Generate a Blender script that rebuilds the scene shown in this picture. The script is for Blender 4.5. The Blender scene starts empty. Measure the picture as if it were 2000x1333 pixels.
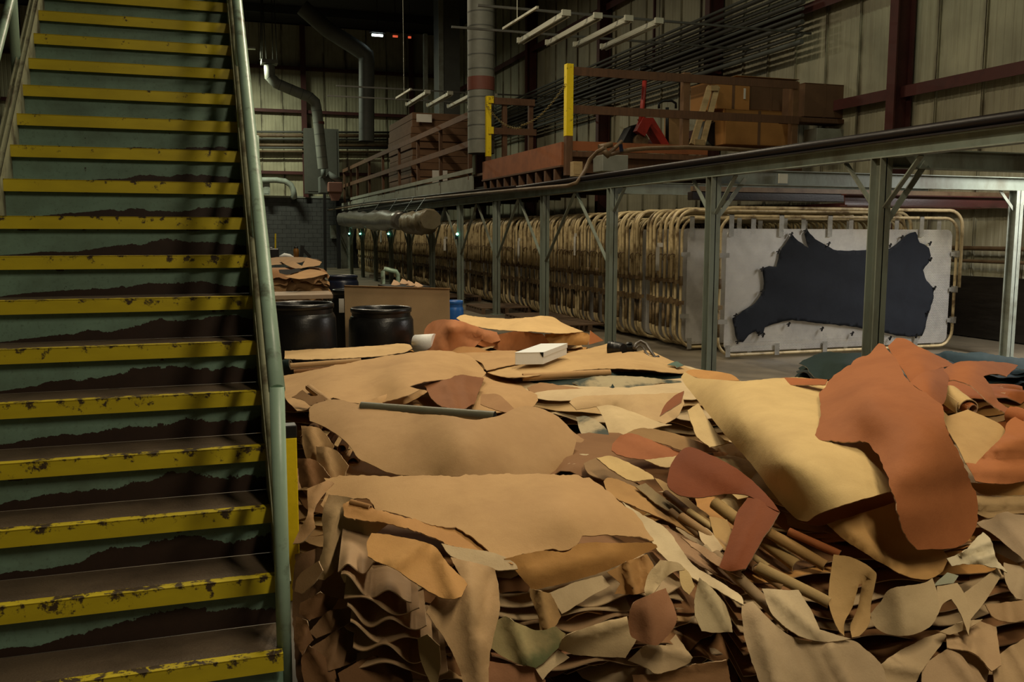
import bpy, bmesh, math, random
from mathutils import Vector, Matrix, noise as mnoise
from mathutils.geometry import delaunay_2d_cdt
random.seed(7)
S = bpy.context.scene
COL = S.collection
# ------------------------------------------------------------------ camera
F_PX, PITCH, ROLL, YAW, EYE = 1778.26, .117336, .002287, .323963, 1.63
_fw = Vector((math.sin(YAW)*math.cos(PITCH), math.cos(YAW)*math.cos(PITCH), -math.sin(PITCH)))
_rt = Vector((math.cos(YAW), -math.sin(YAW), 0)); _up = _rt.cross(_fw)
_r2 = _rt*math.cos(ROLL) + _up*math.sin(ROLL); _u2 = _r2.cross(_fw)
CAMP = Vector((0, 0, EYE))
cd = bpy.data.cameras.new('camera'); cam = bpy.data.objects.new('camera', cd); COL.objects.link(cam)
mw = Matrix((_r2, _u2, -_fw)).transposed().to_4x4(); mw.translation = CAMP
cam.matrix_world = mw
cd.sensor_width = 36; cd.lens = F_PX/2000*36; cd.clip_start = .05; cd.clip_end = 200
S.camera = cam
# ------------------------------------------------------------------ world and exposure
w = bpy.data.worlds.new('world'); S.world = w; w.use_nodes = True
w.node_tree.nodes['Background'].inputs[0].default_value = (.5, .6, .7, 1)
w.node_tree.nodes['Background'].inputs[1].default_value = .01
vs = S.view_settings; vs.view_transform = 'Standard'; vs.look = 'None'; vs.gamma = 1; vs.exposure = 0.0
vs.use_curve_mapping = False
# unseen ceiling strip lights, some only added to brighten the hall: position, length, power (each gets a housing further down)
WARM = (1.0, .85, .60); COOL = (1.0, .96, .90); GRN = (.95, 1.0, .74)
LAMPS = [  # (x, y, z), power, colour, heading ('x' or 'y')
    ((2.9, 4.9, 5.0), 105, WARM, 'y', 'strip light hanging above the front leather stacks'),
    ((2.0, .3, 4.9), 150, WARM, 'y', 'strip light hanging above the viewer'),
    ((4.2, -1.2, 4.6), 20, WARM, 'y', 'strip light hanging behind the viewer'),
    ((3.0, 9.0, 7.0), 230, WARM, 'y', 'strip light added out of view above the white carton'),  # assumed lamp, added high up to brighten the yellow post and back hides
    ((9.9, 7.7, 3.1), 190, COOL, 'y', 'strip light hanging low before the perforated panel'),
    ((2.5, 14.0, 9.3), 330, WARM, 'y', 'strip light added out of view above the barrels'),  # added unseen lamp, brightens the big duct and the aisle
    ((2.5, 25.0, 9.5), 330, WARM, 'y', 'strip light added out of view over the middle of the aisle'),  # added unseen lamp, lights the far part of the hall
    ((1.0, 39.0, 9.0), 620, GRN, 'x', 'strip light hanging before the block wall'),
    ((9.4, 12.0, 8.8), 45, GRN, 'y', 'strip light added out of view beside the panel wall'),  # added unseen lamp, only lifts the brightness of the right wall
]
for p, pw, c, hd, lab in LAMPS:
    L = bpy.data.lights.new('unseen_tube_light', 'AREA'); L.shape = 'RECTANGLE'; L.size = 2.3; L.size_y = .16
    L.energy = pw; L.color = c
    o = bpy.data.objects.new('unseen_tube_light', L); COL.objects.link(o); o.location = (p[0], p[1], p[2]-.09)
    o.rotation_euler = (0, 0, math.pi/2 if hd == 'y' else 0)

# ------------------------------------------------------------------ pixel rays (2000x1333 frame) to points at a stated plane
def ray(x, y): return _fw + _r2*((x-1000)/F_PX) + _u2*((666.5-y)/F_PX)
def zp(x, y, h): d = ray(x, y); return CAMP + d*((h-EYE)/d.z)
def yp(x, y, v): d = ray(x, y); return CAMP + d*(v/d.y)
def xp(x, y, v): d = ray(x, y); return CAMP + d*(v/d.x)
def dp(x, y, v): return CAMP + ray(x, y)*v

# ------------------------------------------------------------------ materials
def new_mat(name):
    m = bpy.data.materials.new(name); m.use_nodes = True
    return m, m.node_tree, m.node_tree.nodes['Principled BSDF']
def nd(t, typ, ins=None, **props):
    n = t.nodes.new(typ)
    for k, v in props.items(): setattr(n, k, v)
    for k, v in (ins or {}).items():
        s = n.inputs[k]
        if isinstance(v, bpy.types.NodeSocket): t.links.new(v, s)
        else: s.default_value = v
    return n
def mth(t, op, a, b=0.0, c=0.0): return nd(t, 'ShaderNodeMath', {0: a, 1: b, 2: c}, operation=op).outputs[0]
def mixc(t, f, a, b, bt='MIX'):
    n = nd(t, 'ShaderNodeMix', None, data_type='RGBA', blend_type=bt)
    for i, v in ((0, f), (6, a), (7, b)):
        if isinstance(v, bpy.types.NodeSocket): t.links.new(v, n.inputs[i])
        else: n.inputs[i].default_value = v if i == 0 else (tuple(v)+(1,))[:4]
    return n.outputs[2]
def noise(t, vec, scale, detail=4, rough=.55): return nd(t, 'ShaderNodeTexNoise', {'Vector': vec, 'Scale': scale, 'Detail': detail, 'Roughness': rough}).outputs[0]
def mapv(t, vec, scale=(1, 1, 1), loc=(0, 0, 0)): return nd(t, 'ShaderNodeMapping', {0: vec, 1: loc, 3: scale}).outputs[0]
def ramp(t, f, lo, hi): return nd(t, 'ShaderNodeMapRange', {0: f, 1: lo, 2: hi, 3: 0.0, 4: 1.0}).outputs[0]
def bump(t, b, h, st=.3, dist=.01):
    n = nd(t, 'ShaderNodeBump', {'Height': h, 'Strength': st, 'Distance': dist}); t.links.new(n.outputs[0], b.inputs['Normal'])
_mc = {}
def M(name, col, rough=.6, metal=0.0, dirt=None, dscale=3.0, damt=.5, stretch=(1, 1, 1), bscale=40, bst=.15, vary=.25, spec=.4, lo=.45, hi=.7):
    """painted or raw surface: base colour, mottling, a second (dirt or rust) colour in noise-shaped patches"""
    if name in _mc: return _mc[name]
    m, t, b = new_mat(name)
    tc = nd(t, 'ShaderNodeTexCoord').outputs['Object']
    rnd = nd(t, 'ShaderNodeObjectInfo').outputs['Random']
    off = nd(t, 'ShaderNodeVectorMath', {0: tc, 1: nd(t, 'ShaderNodeCombineXYZ', {0: mth(t, 'MULTIPLY', rnd, 37.), 1: mth(t, 'MULTIPLY', rnd, 91.), 2: rnd}).outputs[0]}, operation='ADD').outputs[0]
    v = mapv(t, off, stretch)
    n1 = noise(t, v, dscale*2.3, 5)
    c = mixc(t, mth(t, 'MULTIPLY', n1, vary*2), col, tuple(x*.45 for x in col))
    if dirt:
        msk = mth(t, 'MULTIPLY', ramp(t, noise(t, v, dscale, 7, .65), lo, hi), damt)
        c = mixc(t, msk, c, dirt)
    t.links.new(c, b.inputs['Base Color'])
    b.inputs['Roughness'].default_value = rough; b.inputs['Metallic'].default_value = metal
    b.inputs['Specular IOR Level'].default_value = spec
    bump(t, b, noise(t, v, bscale, 4), bst, .01)
    _mc[name] = m; return m
RUST = (.055, .022, .012)
m_floor = M('concrete_floor', (.19, .155, .105), .55, dirt=(.05, .04, .028), dscale=.7, damt=.8, bscale=30, bst=.1)
m_ceil = M('dark_roof_deck', (.035, .035, .033), .9)
m_wallpanel = None
def wall_panel_mat(name, col, rustk):
    m, t, b = new_mat(name)
    tc = nd(t, 'ShaderNodeTexCoord').outputs['Object']; rnd = nd(t, 'ShaderNodeObjectInfo').outputs['Random']
    off = nd(t, 'ShaderNodeVectorMath', {0: tc, 1: nd(t, 'ShaderNodeCombineXYZ', {0: mth(t, 'MULTIPLY', rnd, 50.), 1: mth(t, 'MULTIPLY', rnd, 31.), 2: 0.}).outputs[0]}, operation='ADD').outputs[0]
    streak = noise(t, mapv(t, off, (7, 7, .35)), 1.6, 6, .6)
    big = noise(t, off, .8, 4)
    c = mixc(t, ramp(t, big, .35, .7), col, tuple(x*.62 for x in col))
    c = mixc(t, mth(t, 'MULTIPLY', ramp(t, streak, .52, .75), rustk), c, (.10, .07, .03))
    # rust weeping from the seam at the panel's edge
    sx = nd(t, 'ShaderNodeSeparateXYZ', {0: tc})
    edge = ramp(t, mth(t, 'ABSOLUTE', sx.outputs[1]), .36, .455)
    wp = mth(t, 'MULTIPLY', edge, ramp(t, noise(t, mapv(t, off, (1, 1, .5)), 1.4, 4), .48, .62))
    c = mixc(t, mth(t, 'MULTIPLY', wp, .85), c, (.06, .035, .015))
    t.links.new(c, b.inputs['Base Color']); b.inputs['Roughness'].default_value = .6
    bump(t, b, noise(t, off, 25, 3), .1, .01)
    return m
m_panel = wall_panel_mat('aged_cream_wall_sheet', (.40, .38, .26), .5)
m_panel_far = wall_panel_mat('cream_wall_sheet', (.46, .43, .28), .4)
m_block = M('grey_concrete_block', (.075, .075, .072), .9, dirt=(.03, .03, .03), dscale=2, bscale=60, bst=.4)
m_mortar = M('mortar', (.11, .11, .105), .95)
m_redsteel = M('oxide_red_steel', (.085, .022, .018), .6, dirt=(.02, .008, .008), dscale=2)
m_green = M('pale_green_painted_steel', (.215, .25, .205), .5, dirt=(.07, .05, .025), dscale=2.5, damt=.75, stretch=(1, 1, .4), spec=.45)
m_greenlight = M('light_green_painted_steel', (.36, .40, .34), .5, dirt=(.09, .07, .04), dscale=3, damt=.6)
m_stairgreen = M('mint_green_paint', (.33, .47, .36), .38, dirt=(.06, .045, .025), dscale=5, damt=.8, bscale=25, bst=.1, lo=.52, hi=.64, spec=.5)
m_stringer = M('worn_cream_green_paint', (.30, .31, .20), .5, dirt=(.06, .04, .02), dscale=5, damt=.8, lo=.5, hi=.62)
m_tread = M('worn_brown_tread', (.105, .073, .044), .62, dirt=(.03, .02, .012), dscale=4, damt=.7, bscale=90, bst=.35)
m_darkrail = M('dark_oily_steel_rail', (.013, .010, .010), .42, dirt=(.030, .017, .010), dscale=3, stretch=(1, .3, 1))
m_rustpipe = M('rusty_pipe', (.16, .105, .055), .5, dirt=(.05, .022, .01), dscale=4, damt=.8)
m_greypipe = M('grey_conduit', (.075, .075, .065), .5, dirt=(.03, .03, .025), dscale=2, stretch=(1, .2, 1))
m_creampipe = M('cream_coated_pipe', (.64, .51, .28), .42, dirt=(.10, .055, .02), dscale=4.5, damt=.9, lo=.48, hi=.66, spec=.45)
m_darkpipe = M('tarnished_pipe', (.30, .21, .10), .5, dirt=(.05, .028, .012), dscale=6, damt=.9, lo=.42, hi=.6)
m_clampm = M('rusty_clamp', (.22, .15, .07), .6, dirt=RUST, dscale=9, damt=.9)
m_bracket = M('bright_steel_bracket', (.55, .54, .50), .35, .6, dirt=(.2, .18, .15), dscale=8)
m_galv = M('galvanised_duct', (.25, .26, .22), .6, .1, dirt=(.16, .16, .13), dscale=2.5, damt=.6)
m_galvdark = M('dull_duct', (.13, .14, .125), .6, .1, dirt=(.08, .08, .07), dscale=2)
m_ductband = M('oxide_red_duct_band', (.19, .065, .045), .6)
m_wood = M('old_brown_timber', (.135, .066, .032), .7, dirt=(.04, .02, .01), dscale=3, stretch=(6, 1, 1))
m_woodlight = M('raw_pine_timber', (.46, .33, .16), .65, dirt=(.22, .13, .05), dscale=3, stretch=(1, 1, 5))
m_woodred = M('rusty_red_board', (.32, .105, .036), .65, dirt=(.10, .035, .015), dscale=3)
m_fascia = M('pale_green_board', (.30, .31, .25), .6, dirt=(.10, .09, .06), dscale=2)
m_yellow = M('safety_yellow_paint', (.88, .66, .012), .5, dirt=(.10, .06, .01), dscale=9, damt=.8, lo=.60, hi=.68, vary=.15)
m_card = M('brown_cardboard', (.34, .20, .085), .8, dirt=(.22, .12, .05), dscale=2, damt=.5, vary=.15)
m_carddark = M('dark_cardboard', (.16, .085, .042), .85, dirt=(.08, .04, .02), dscale=2)
m_board = M('tan_fibreboard_sheet', (.37, .25, .125), .8, dirt=(.2, .13, .06), dscale=1.5, bscale=120, vary=.12)
m_black = M('black_plastic_drum', (.008, .008, .008), .33, dirt=(.018, .018, .018), dscale=3, spec=.5)
m_bluedrum = M('dark_blue_drum', (.008, .012, .03), .35)
m_blue = M('bright_blue_plastic', (.02, .12, .42), .4)
m_white = M('white_carton', (.80, .82, .80), .6, vary=.04)
m_fix = M('white_enamel_fixture', (.44, .44, .35), .5, vary=.1)
m_redpaint = M('red_painted_steel', (.36, .03, .02), .45, dirt=(.1, .01, .01), dscale=5)
m_blackmetal = M('black_metal', (.012, .012, .013), .4)
m_plastic = M('grey_plastic_wrap', (.14, .13, .11), .28, dirt=(.05, .045, .035), dscale=3, bscale=9, bst=.8, spec=.6)
m_tanwrap = M('dusty_tan_wrap', (.20, .16, .09), .5, dirt=(.08, .06, .03), dscale=4, bscale=8, bst=.6)
m_blackwain = M('dark_wet_lining_sheet', (.016, .013, .010), .28, dirt=(.035, .03, .024), dscale=3, stretch=(1, .4, 3), spec=.5)
m_copper = M('glossy_oxide_red_beam', (.10, .030, .024), .33, dirt=(.03, .01, .01), dscale=4, spec=.7)
m_joint = M('dark_gap', (.004, .004, .004), .9)
m_paper = M('white_paper_label', (.62, .60, .54), .8, vary=.1)
def emit(name, col, st):
    m, t, b = new_mat(name); b.inputs['Emission Color'].default_value = (*col, 1); b.inputs['Emission Strength'].default_value = st
    return m
m_led = emit('green_indicator', (.2, 1, .7), 12); m_lit = emit('lit_fluorescent_tube', (.85, 1, .97), 8); m_heat = emit('glowing_heater_element', (1, .12, .04), .6)
m_tube = emit('fluorescent_tube', (1, .95, .8), 3)
def riser_mat():
    m, t, b = new_mat('peeling_mint_paint')
    tc = nd(t, 'ShaderNodeTexCoord').outputs['Object']; oi = nd(t, 'ShaderNodeObjectInfo')
    rnd = oi.outputs['Random']; peel = nd(t, 'ShaderNodeSeparateColor', {0: oi.outputs['Color']}).outputs[0]
    s = nd(t, 'ShaderNodeSeparateXYZ', {0: tc}); X, Z = s.outputs[0], s.outputs[2]
    r9 = mth(t, 'MULTIPLY', rnd, 97.)
    v1 = nd(t, 'ShaderNodeCombineXYZ', {0: mth(t, 'ADD', mth(t, 'MULTIPLY', X, 2.6), r9), 1: r9, 2: mth(t, 'MULTIPLY', Z, 1.5)}).outputs[0]
    v2 = nd(t, 'ShaderNodeCombineXYZ', {0: mth(t, 'ADD', X, r9), 1: r9, 2: Z}).outputs[0]
    n1 = noise(t, v1, 1.0, 2, .5); n2 = noise(t, v2, 22., 5, .7); n3 = noise(t, v2, 7., 5, .6)
    # more paint is gone towards the middle and right where feet scuff
    xw = ramp(t, X, -.72, .05)
    h = mth(t, 'MULTIPLY', mth(t, 'MULTIPLY', peel, xw), mth(t, 'ADD', mth(t, 'MULTIPLY', n1, .19), mth(t, 'MULTIPLY', mth(t, 'SUBTRACT', n2, .5), .07)))
    h = mth(t, 'SUBTRACT', h, .014)
    rust = mth(t, 'LESS_THAN', Z, h)
    topm = mth(t, 'MULTIPLY', mth(t, 'GREATER_THAN', n3, .60), mth(t, 'GREATER_THAN', Z, mth(t, 'SUBTRACT', .155, mth(t, 'MULTIPLY', peel, mth(t, 'MULTIPLY', n3, .07)))))
    chip = mth(t, 'GREATER_THAN', noise(t, v2, 34., 3, .6), .735)
    rust = mth(t, 'MAXIMUM', rust, mth(t, 'MAXIMUM', topm, chip))
    g = mixc(t, n3, (.215, .345, .265), (.125, .205, .155))
    grime = ramp(t, noise(t, v2, 60., 4, .7), .55, .75)
    g = mixc(t, mth(t, 'MULTIPLY', grime, .5), g, (.05, .06, .04))
    big = noise(t, v2, 3.1, 5, .65); g = mixc(t, mth(t, 'MULTIPLY', ramp(t, big, .45, .75), .55), g, (.075, .085, .05))
    c = mixc(t, rust, g, mixc(t, n2, (.042, .021, .013), (.018, .010, .007)))
    t.links.new(c, b.inputs['Base Color']); b.inputs['Roughness'].default_value = .5
    bump(t, b, mth(t, 'SUBTRACT', mth(t, 'MULTIPLY', n2, .3), rust), .5, .004)
    return m
m_riser = riser_mat()
def nosing_mat():
    m, t, b = new_mat('scuffed_yellow_nosing')
    tc = nd(t, 'ShaderNodeTexCoord').outputs['Object']; oi = nd(t, 'ShaderNodeObjectInfo')
    rnd = oi.outputs['Random']; peel = nd(t, 'ShaderNodeSeparateColor', {0: oi.outputs['Color']}).outputs[0]
    s = nd(t, 'ShaderNodeSeparateXYZ', {0: tc})
    v = nd(t, 'ShaderNodeCombineXYZ', {0: mth(t, 'ADD', s.outputs[0], mth(t, 'MULTIPLY', rnd, 80.)), 1: mth(t, 'MULTIPLY', s.outputs[1], 1.), 2: s.outputs[2]}).outputs[0]
    n = noise(t, v, 14., 6, .7); n2 = noise(t, mapv(t, v, (1, 3, 3)), 6., 4)
    top = ramp(t, s.outputs[2], -.055, 0.0)
    k = mth(t, 'ADD', n, mth(t, 'MULTIPLY', mth(t, 'MULTIPLY', top, peel), .14))
    bare = ramp(t, k, .63, .68)
    c = mixc(t, n2, (.62, .50, .016), (.40, .31, .010))
    c = mixc(t, bare, c, (.05, .032, .016))
    t.links.new(c, b.inputs['Base Color']); b.inputs['Roughness'].default_value = .5
    bump(t, b, n, .2, .004); return m
m_nosing = nosing_mat()
def leather_mat(name, under=False, stain=None):
    m, t, b = new_mat(name)
    tc = nd(t, 'ShaderNodeTexCoord').outputs['Object']; oi = nd(t, 'ShaderNodeObjectInfo')
    col = oi.outputs['Color']
    n1 = noise(t, tc, 3.2, 4, .6); n2 = noise(t, tc, 14, 5, .6); n3 = noise(t, tc, 160, 3, .6)
    dark = mixc(t, .5, col, (.25, .13, .06), 'MULTIPLY')
    dark = mixc(t, .62, col, dark)
    c = mixc(t, ramp(t, n1, .42, .78), col, dark)
    c = mixc(t, mth(t, 'MULTIPLY', ramp(t, n2, .5, .8), .30), c, dark)
    gr = noise(t, tc, 210, 3, .7); pore = noise(t, tc, 45, 6, .75)
    c = mixc(t, mth(t, 'MULTIPLY', ramp(t, gr, .40, .72), .22), c, dark); c = mixc(t, mth(t, 'MULTIPLY', ramp(t, pore, .56, .72), .34), c, dark)
    c = mixc(t, mth(t, 'MULTIPLY', ramp(t, noise(t, tc, 1.7, 3), .5, .8), .22), c, nd(t, 'ShaderNodeVectorMath', {0: col, 1: (1.35, 1.38, 1.5)}, operation='MULTIPLY').outputs[0])
    if under: c = mixc(t, .45, c, (.60, .47, .31))
    if stain:
        sm = ramp(t, noise(t, tc, 2.6, 5, .6), .46, .58); c = mixc(t, mth(t, 'MULTIPLY', sm, .9), c, stain)
    t.links.new(c, b.inputs['Base Color'])
    b.inputs['Roughness'].default_value = .9 if under else .74
    b.inputs['Specular IOR Level'].default_value = .10 if under else .16
    h = mth(t, 'ADD', mth(t, 'MULTIPLY', n3, .35), n2)
    bump(t, b, h, .32, .006); return m
m_hide = leather_mat('vegetable_tanned_leather'); m_suede = leather_mat('leather_flesh_side', True)
m_hidestain = leather_mat('dye_stained_leather', False, (.022, .045, .045))
m_hidegreen = leather_mat('mildew_stained_leather', False, (.11, .13, .055))
def perf_mat():
    m, t, b = new_mat('perforated_steel_sheet')
    tc = nd(t, 'ShaderNodeTexCoord').outputs['Object']
    s = nd(t, 'ShaderNodeSeparateXYZ', {0: tc})
    P = .020
    row = mth(t, 'FLOOR', mth(t, 'DIVIDE', s.outputs[2], P*.866))
    odd = mth(t, 'MODULO', mth(t, 'ABSOLUTE', row), 2.0)
    xx = mth(t, 'ADD', mth(t, 'DIVIDE', s.outputs[0], P), mth(t, 'MULTIPLY', odd, .5))
    fx = mth(t, 'SUBTRACT', mth(t, 'FRACT', xx), .5)
    fz = mth(t, 'MULTIPLY', mth(t, 'SUBTRACT', mth(t, 'FRACT', mth(t, 'DIVIDE', s.outputs[2], P*.866)), .5), .866)
    r = mth(t, 'SQRT', mth(t, 'ADD', mth(t, 'MULTIPLY', fx, fx), mth(t, 'MULTIPLY', fz, fz)))
    hole = mth(t, 'LESS_THAN', r, .27)
    n1 = noise(t, tc, 2.2, 5, .65)
    c = mixc(t, ramp(t, n1, .4, .7), (.88, .86, .82), (.55, .53, .50))
    t.links.new(c, b.inputs['Base Color']); b.inputs['Metallic'].default_value = .6
    t.links.new(nd(t, 'ShaderNodeMapRange', {0: n1, 1: .35, 2: .7, 3: .30, 4: .52}).outputs[0], b.inputs['Roughness'])
    bump(t, b, noise(t, tc, 5, 3), .12, .02)
    tr = nd(t, 'ShaderNodeBsdfTransparent'); mx = nd(t, 'ShaderNodeMixShader', {0: hole, 1: b.outputs[0], 2: tr.outputs[0]})
    t.links.new(mx.outputs[0], t.nodes['Material Output'].inputs[0]); return m
m_perf = perf_mat()

# ------------------------------------------------------------------ mesh building
class MB:
    def __init__(s): s.v = []; s.f = []; s.sm = []
    def add(s, vs, fs, smooth=False):
        o = len(s.v); s.v += [Vector(a) for a in vs]
        for f in fs: s.f.append([i+o for i in f]); s.sm.append(smooth)
        return s
    def box(s, a, b):
        x0, y0, z0 = a; x1, y1, z1 = b
        return s.add([(x0,y0,z0),(x1,y0,z0),(x1,y1,z0),(x0,y1,z0),(x0,y0,z1),(x1,y0,z1),(x1,y1,z1),(x0,y1,z1)],
                     [(0,3,2,1),(4,5,6,7),(0,1,5,4),(1,2,6,5),(2,3,7,6),(3,0,4,7)])
    def bar(s, p, q, w, h, up=(0, 0, 1)):
        p, q = Vector(p), Vector(q); d = (q-p).normalized(); u = Vector(up)
        if abs(d.dot(u)) > .95: u = Vector((0, 1, 0))
        r = d.cross(u).normalized(); u = r.cross(d)
        vs = [p + r*(i*w/2) + u*(j*h/2) for i, j in ((-1,-1),(1,-1),(1,1),(-1,1))] + [q + r*(i*w/2) + u*(j*h/2) for i, j in ((-1,-1),(1,-1),(1,1),(-1,1))]
        return s.add(vs, [(0,1,2,3),(7,6,5,4),(0,4,5,1),(1,5,6,2),(2,6,7,3),(3,7,4,0)])
    def tube(s, pts, r, n=8, cap=True, closed=False, jit=0.0):
        pts = [Vector(p) for p in pts]; m = len(pts); rings = []; ref = None
        for i in range(m):
            a = pts[i-1] if (i > 0 or closed) else pts[i]; c = pts[(i+1) % m] if (i < m-1 or closed) else pts[i]
            d = (c-a).normalized()
            if ref is None:
                ref = Vector((0, 0, 1)) if abs(d.z) < .9 else Vector((1, 0, 0))
            u = (ref - d*ref.dot(d)); u = u.normalized() if u.length > 1e-6 else d.orthogonal().normalized()
            ref = u; v = d.cross(u); rr = r[i] if isinstance(r, (list, tuple)) else r
            rings.append([pts[i] + (u*math.cos(2*math.pi*k/n) + v*math.sin(2*math.pi*k/n))*rr*(1+jit*(random.random()-.5)) for k in range(n)])
        vs = [p for rg in rings for p in rg]; fs = []
        for i in range(m if closed else m-1):
            j = (i+1) % m
            for k in range(n): fs.append((i*n+k, i*n+(k+1) % n, j*n+(k+1) % n, j*n+k))
        o = len(s.v); s.add(vs, fs, True)
        if cap and not closed:
            s.f.append([o+k for k in reversed(range(n))]); s.sm.append(False)
            s.f.append([o+(m-1)*n+k for k in range(n)]); s.sm.append(False)
        return s
    def lathe(s, prof, c, n=28):
        c = Vector(c); vs = [(c.x+r*math.cos(2*math.pi*k/n), c.y+r*math.sin(2*math.pi*k/n), c.z+z) for r, z in prof for k in range(n)]
        fs = [(i*n+k, i*n+(k+1) % n, (i+1)*n+(k+1) % n, (i+1)*n+k) for i in range(len(prof)-1) for k in range(n)]
        return s.add(vs, fs, True)
    def prism(s, poly, d):
        """poly: 3D points of a planar outline, extruded by vector d"""
        n = len(poly); d = Vector(d); vs = [Vector(p) for p in poly] + [Vector(p)+d for p in poly]
        return s.add(vs, [tuple(reversed(range(n))), tuple(range(n, 2*n))] + [(i, (i+1) % n, n+(i+1) % n, n+i) for i in range(n)])
    def mesh(s, name, org=(0, 0, 0)):
        me = bpy.data.meshes.new(name); org = Vector(org)
        me.from_pydata([tuple(p-org) for p in s.v], [], s.f); me.update()
        me.polygons.foreach_set('use_smooth', s.sm)
        return me
    def base(s):
        xs, ys, zs = zip(*[tuple(p) for p in s.v]); return Vector(((min(xs)+max(xs))/2, (min(ys)+max(ys))/2, min(zs)))
ORG = {}   # world origin of every object made here
def link(o, org, parent=None):
    COL.objects.link(o); ORG[o.name] = Vector(org)
    if parent is not None:
        o.parent = parent; o.location = Vector(org) - ORG[parent.name]
    else: o.location = org
    return o
def tag(o, label, cat, group=None, kind=None):
    o['label'] = label; o['category'] = cat
    if group: o['group'] = group
    if kind: o['kind'] = kind
    return o
def thing(name, label, cat, loc, group=None, kind=None):
    o = bpy.data.objects.new(name, None); o.empty_display_size = .1; link(o, loc); return tag(o, label, cat, group, kind)
def put(name, mb, mat, parent=None, bev=0.0, org=None, color=None):
    org = mb.base() if org is None else Vector(org)
    me = mb.mesh(name, org); me.materials.append(mat)
    o = bpy.data.objects.new(name, me); link(o, org, parent)
    if bev:
        b = o.modifiers.new('bevel', 'BEVEL'); b.width = bev; b.segments = 1; b.limit_method = 'ANGLE'
    if color: o.color = (*color, 1)
    return o
def single(name, mb, mat, label, cat, group=None, bev=0.0, kind=None, color=None):
    return tag(put(name, mb, mat, None, bev, None, color), label, cat, group, kind)
def inst(name, me, loc, parent, rot=0.0):
    o = bpy.data.objects.new(name, me); link(o, loc, parent); o.rotation_euler.z = rot; return o
def copy_tree(root, loc, label):
    r = root.copy(); COL.objects.link(r); r.location = loc; r['label'] = label; ORG[r.name] = Vector(loc)
    for ch in root.children:
        c = ch.copy(); COL.objects.link(c); c.parent = r
        for g in ch.children: d = g.copy(); COL.objects.link(d); d.parent = c
    return r
ORD = ['first','second','third','fourth','fifth','sixth','seventh','eighth','ninth','tenth','eleventh','twelfth']
def ordn(n):
    if n <= 12: return ORD[n-1]
    return '%d%s' % (n, 'th' if 10 <= n % 100 <= 20 else {1:'st',2:'nd',3:'rd'}.get(n % 10, 'th'))
def arc(c, r, a0, a1, n, ax, ay):
    c, ax, ay = Vector(c), Vector(ax), Vector(ay)
    return [c + ax*(r*math.cos(a0+(a1-a0)*i/n)) + ay*(r*math.sin(a0+(a1-a0)*i/n)) for i in range(n+1)]

# ------------------------------------------------------------------ the hall
WX, FY = 11.5, 44.0
tag(put('floor', MB().box((-8, -5, -.2), (12.2, 45, 0)), m_floor), 'bare stained concrete floor of the hall', 'floor', kind='structure')
tag(put('ceiling', MB().box((-8, -5, 11.2), (12.2, 45, 11.4)), m_ceil), 'black roof deck lost in the dark', 'ceiling', kind='structure')
tag(put('wall_left', MB().box((-8.2, -5, 0), (-8, 45, 11.2)), m_ceil), 'dark wall left of the staircase', 'wall', kind='structure')
tag(put('wall_back', MB().box((-8, -5.2, 0), (12.2, -5, 11.2)), m_ceil), 'dark wall behind the viewer', 'wall', kind='structure')
wr = thing('wall_right', 'tall cream sheet metal wall with red steel columns and girts', 'wall', (WX+.3, 20, 0), kind='structure')
put('backing', MB().box((WX+.12, -5, 0), (WX+.5, 45, 11.2)), m_joint, wr)
def sheet(h, w):
    mb = MB(); pr = []
    k = 6
    for i in range(k):
        y0 = -w/2 + i*w/k
        pr += [(y0, 0), (y0+w/k*.62, 0), (y0+w/k*.70, .007), (y0+w/k*.92, .007)]
    pr.append((w/2, 0))
    vs = [(x, y, z) for y, x in pr for z in (0, h)]
    mb.add(vs, [(2*i, 2*i+1, 2*i+3, 2*i+2) for i in range(len(pr)-1)])
    # folded seam lips at both edges
    for y in (-w/2+.006, w/2-.006): mb.box((-.03, y-.006, 0), (.03, y+.006, h))
    return mb
ps = sheet(11.1, .95).mesh('wall_sheet'); ps.materials.append(m_panel)
for i in range(44):
    inst('wall_sheet', ps, (WX+.1, 4.2+i*.97, 0), wr)
for i, y in enumerate((6.8, 13.05, 19.2, 25.4, 31.8, 38.2)):
    put('wall_column', MB().box((WX-.32, y-.1, 0), (WX-.29, y+.1, 11.1)).box((WX-.3, y-.012, 0), (WX+.05, y+.012, 11.1)).box((WX+.02, y-.1, 0), (WX+.05, y+.1, 11.1)), m_redsteel, wr)
for z in (2.2, 4.13, 6.12, 8.3):
    put('girt', MB().box((WX-.12, -4, z), (WX+.05, 44, z+.02)).box((WX-.12, -4, z-.17), (WX-.10, 44, z)), m_redsteel, wr)
for y in (9.9, 22.4): put('sag_strut', MB().box((WX-.06, y-.03, 6.1), (WX, y+.03, 8.3)), m_redsteel, wr)
put('lining_sheet', MB().box((WX+.02, 4, .02), (WX+.06, 12.2, .98)), m_blackwain, wr)
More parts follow.
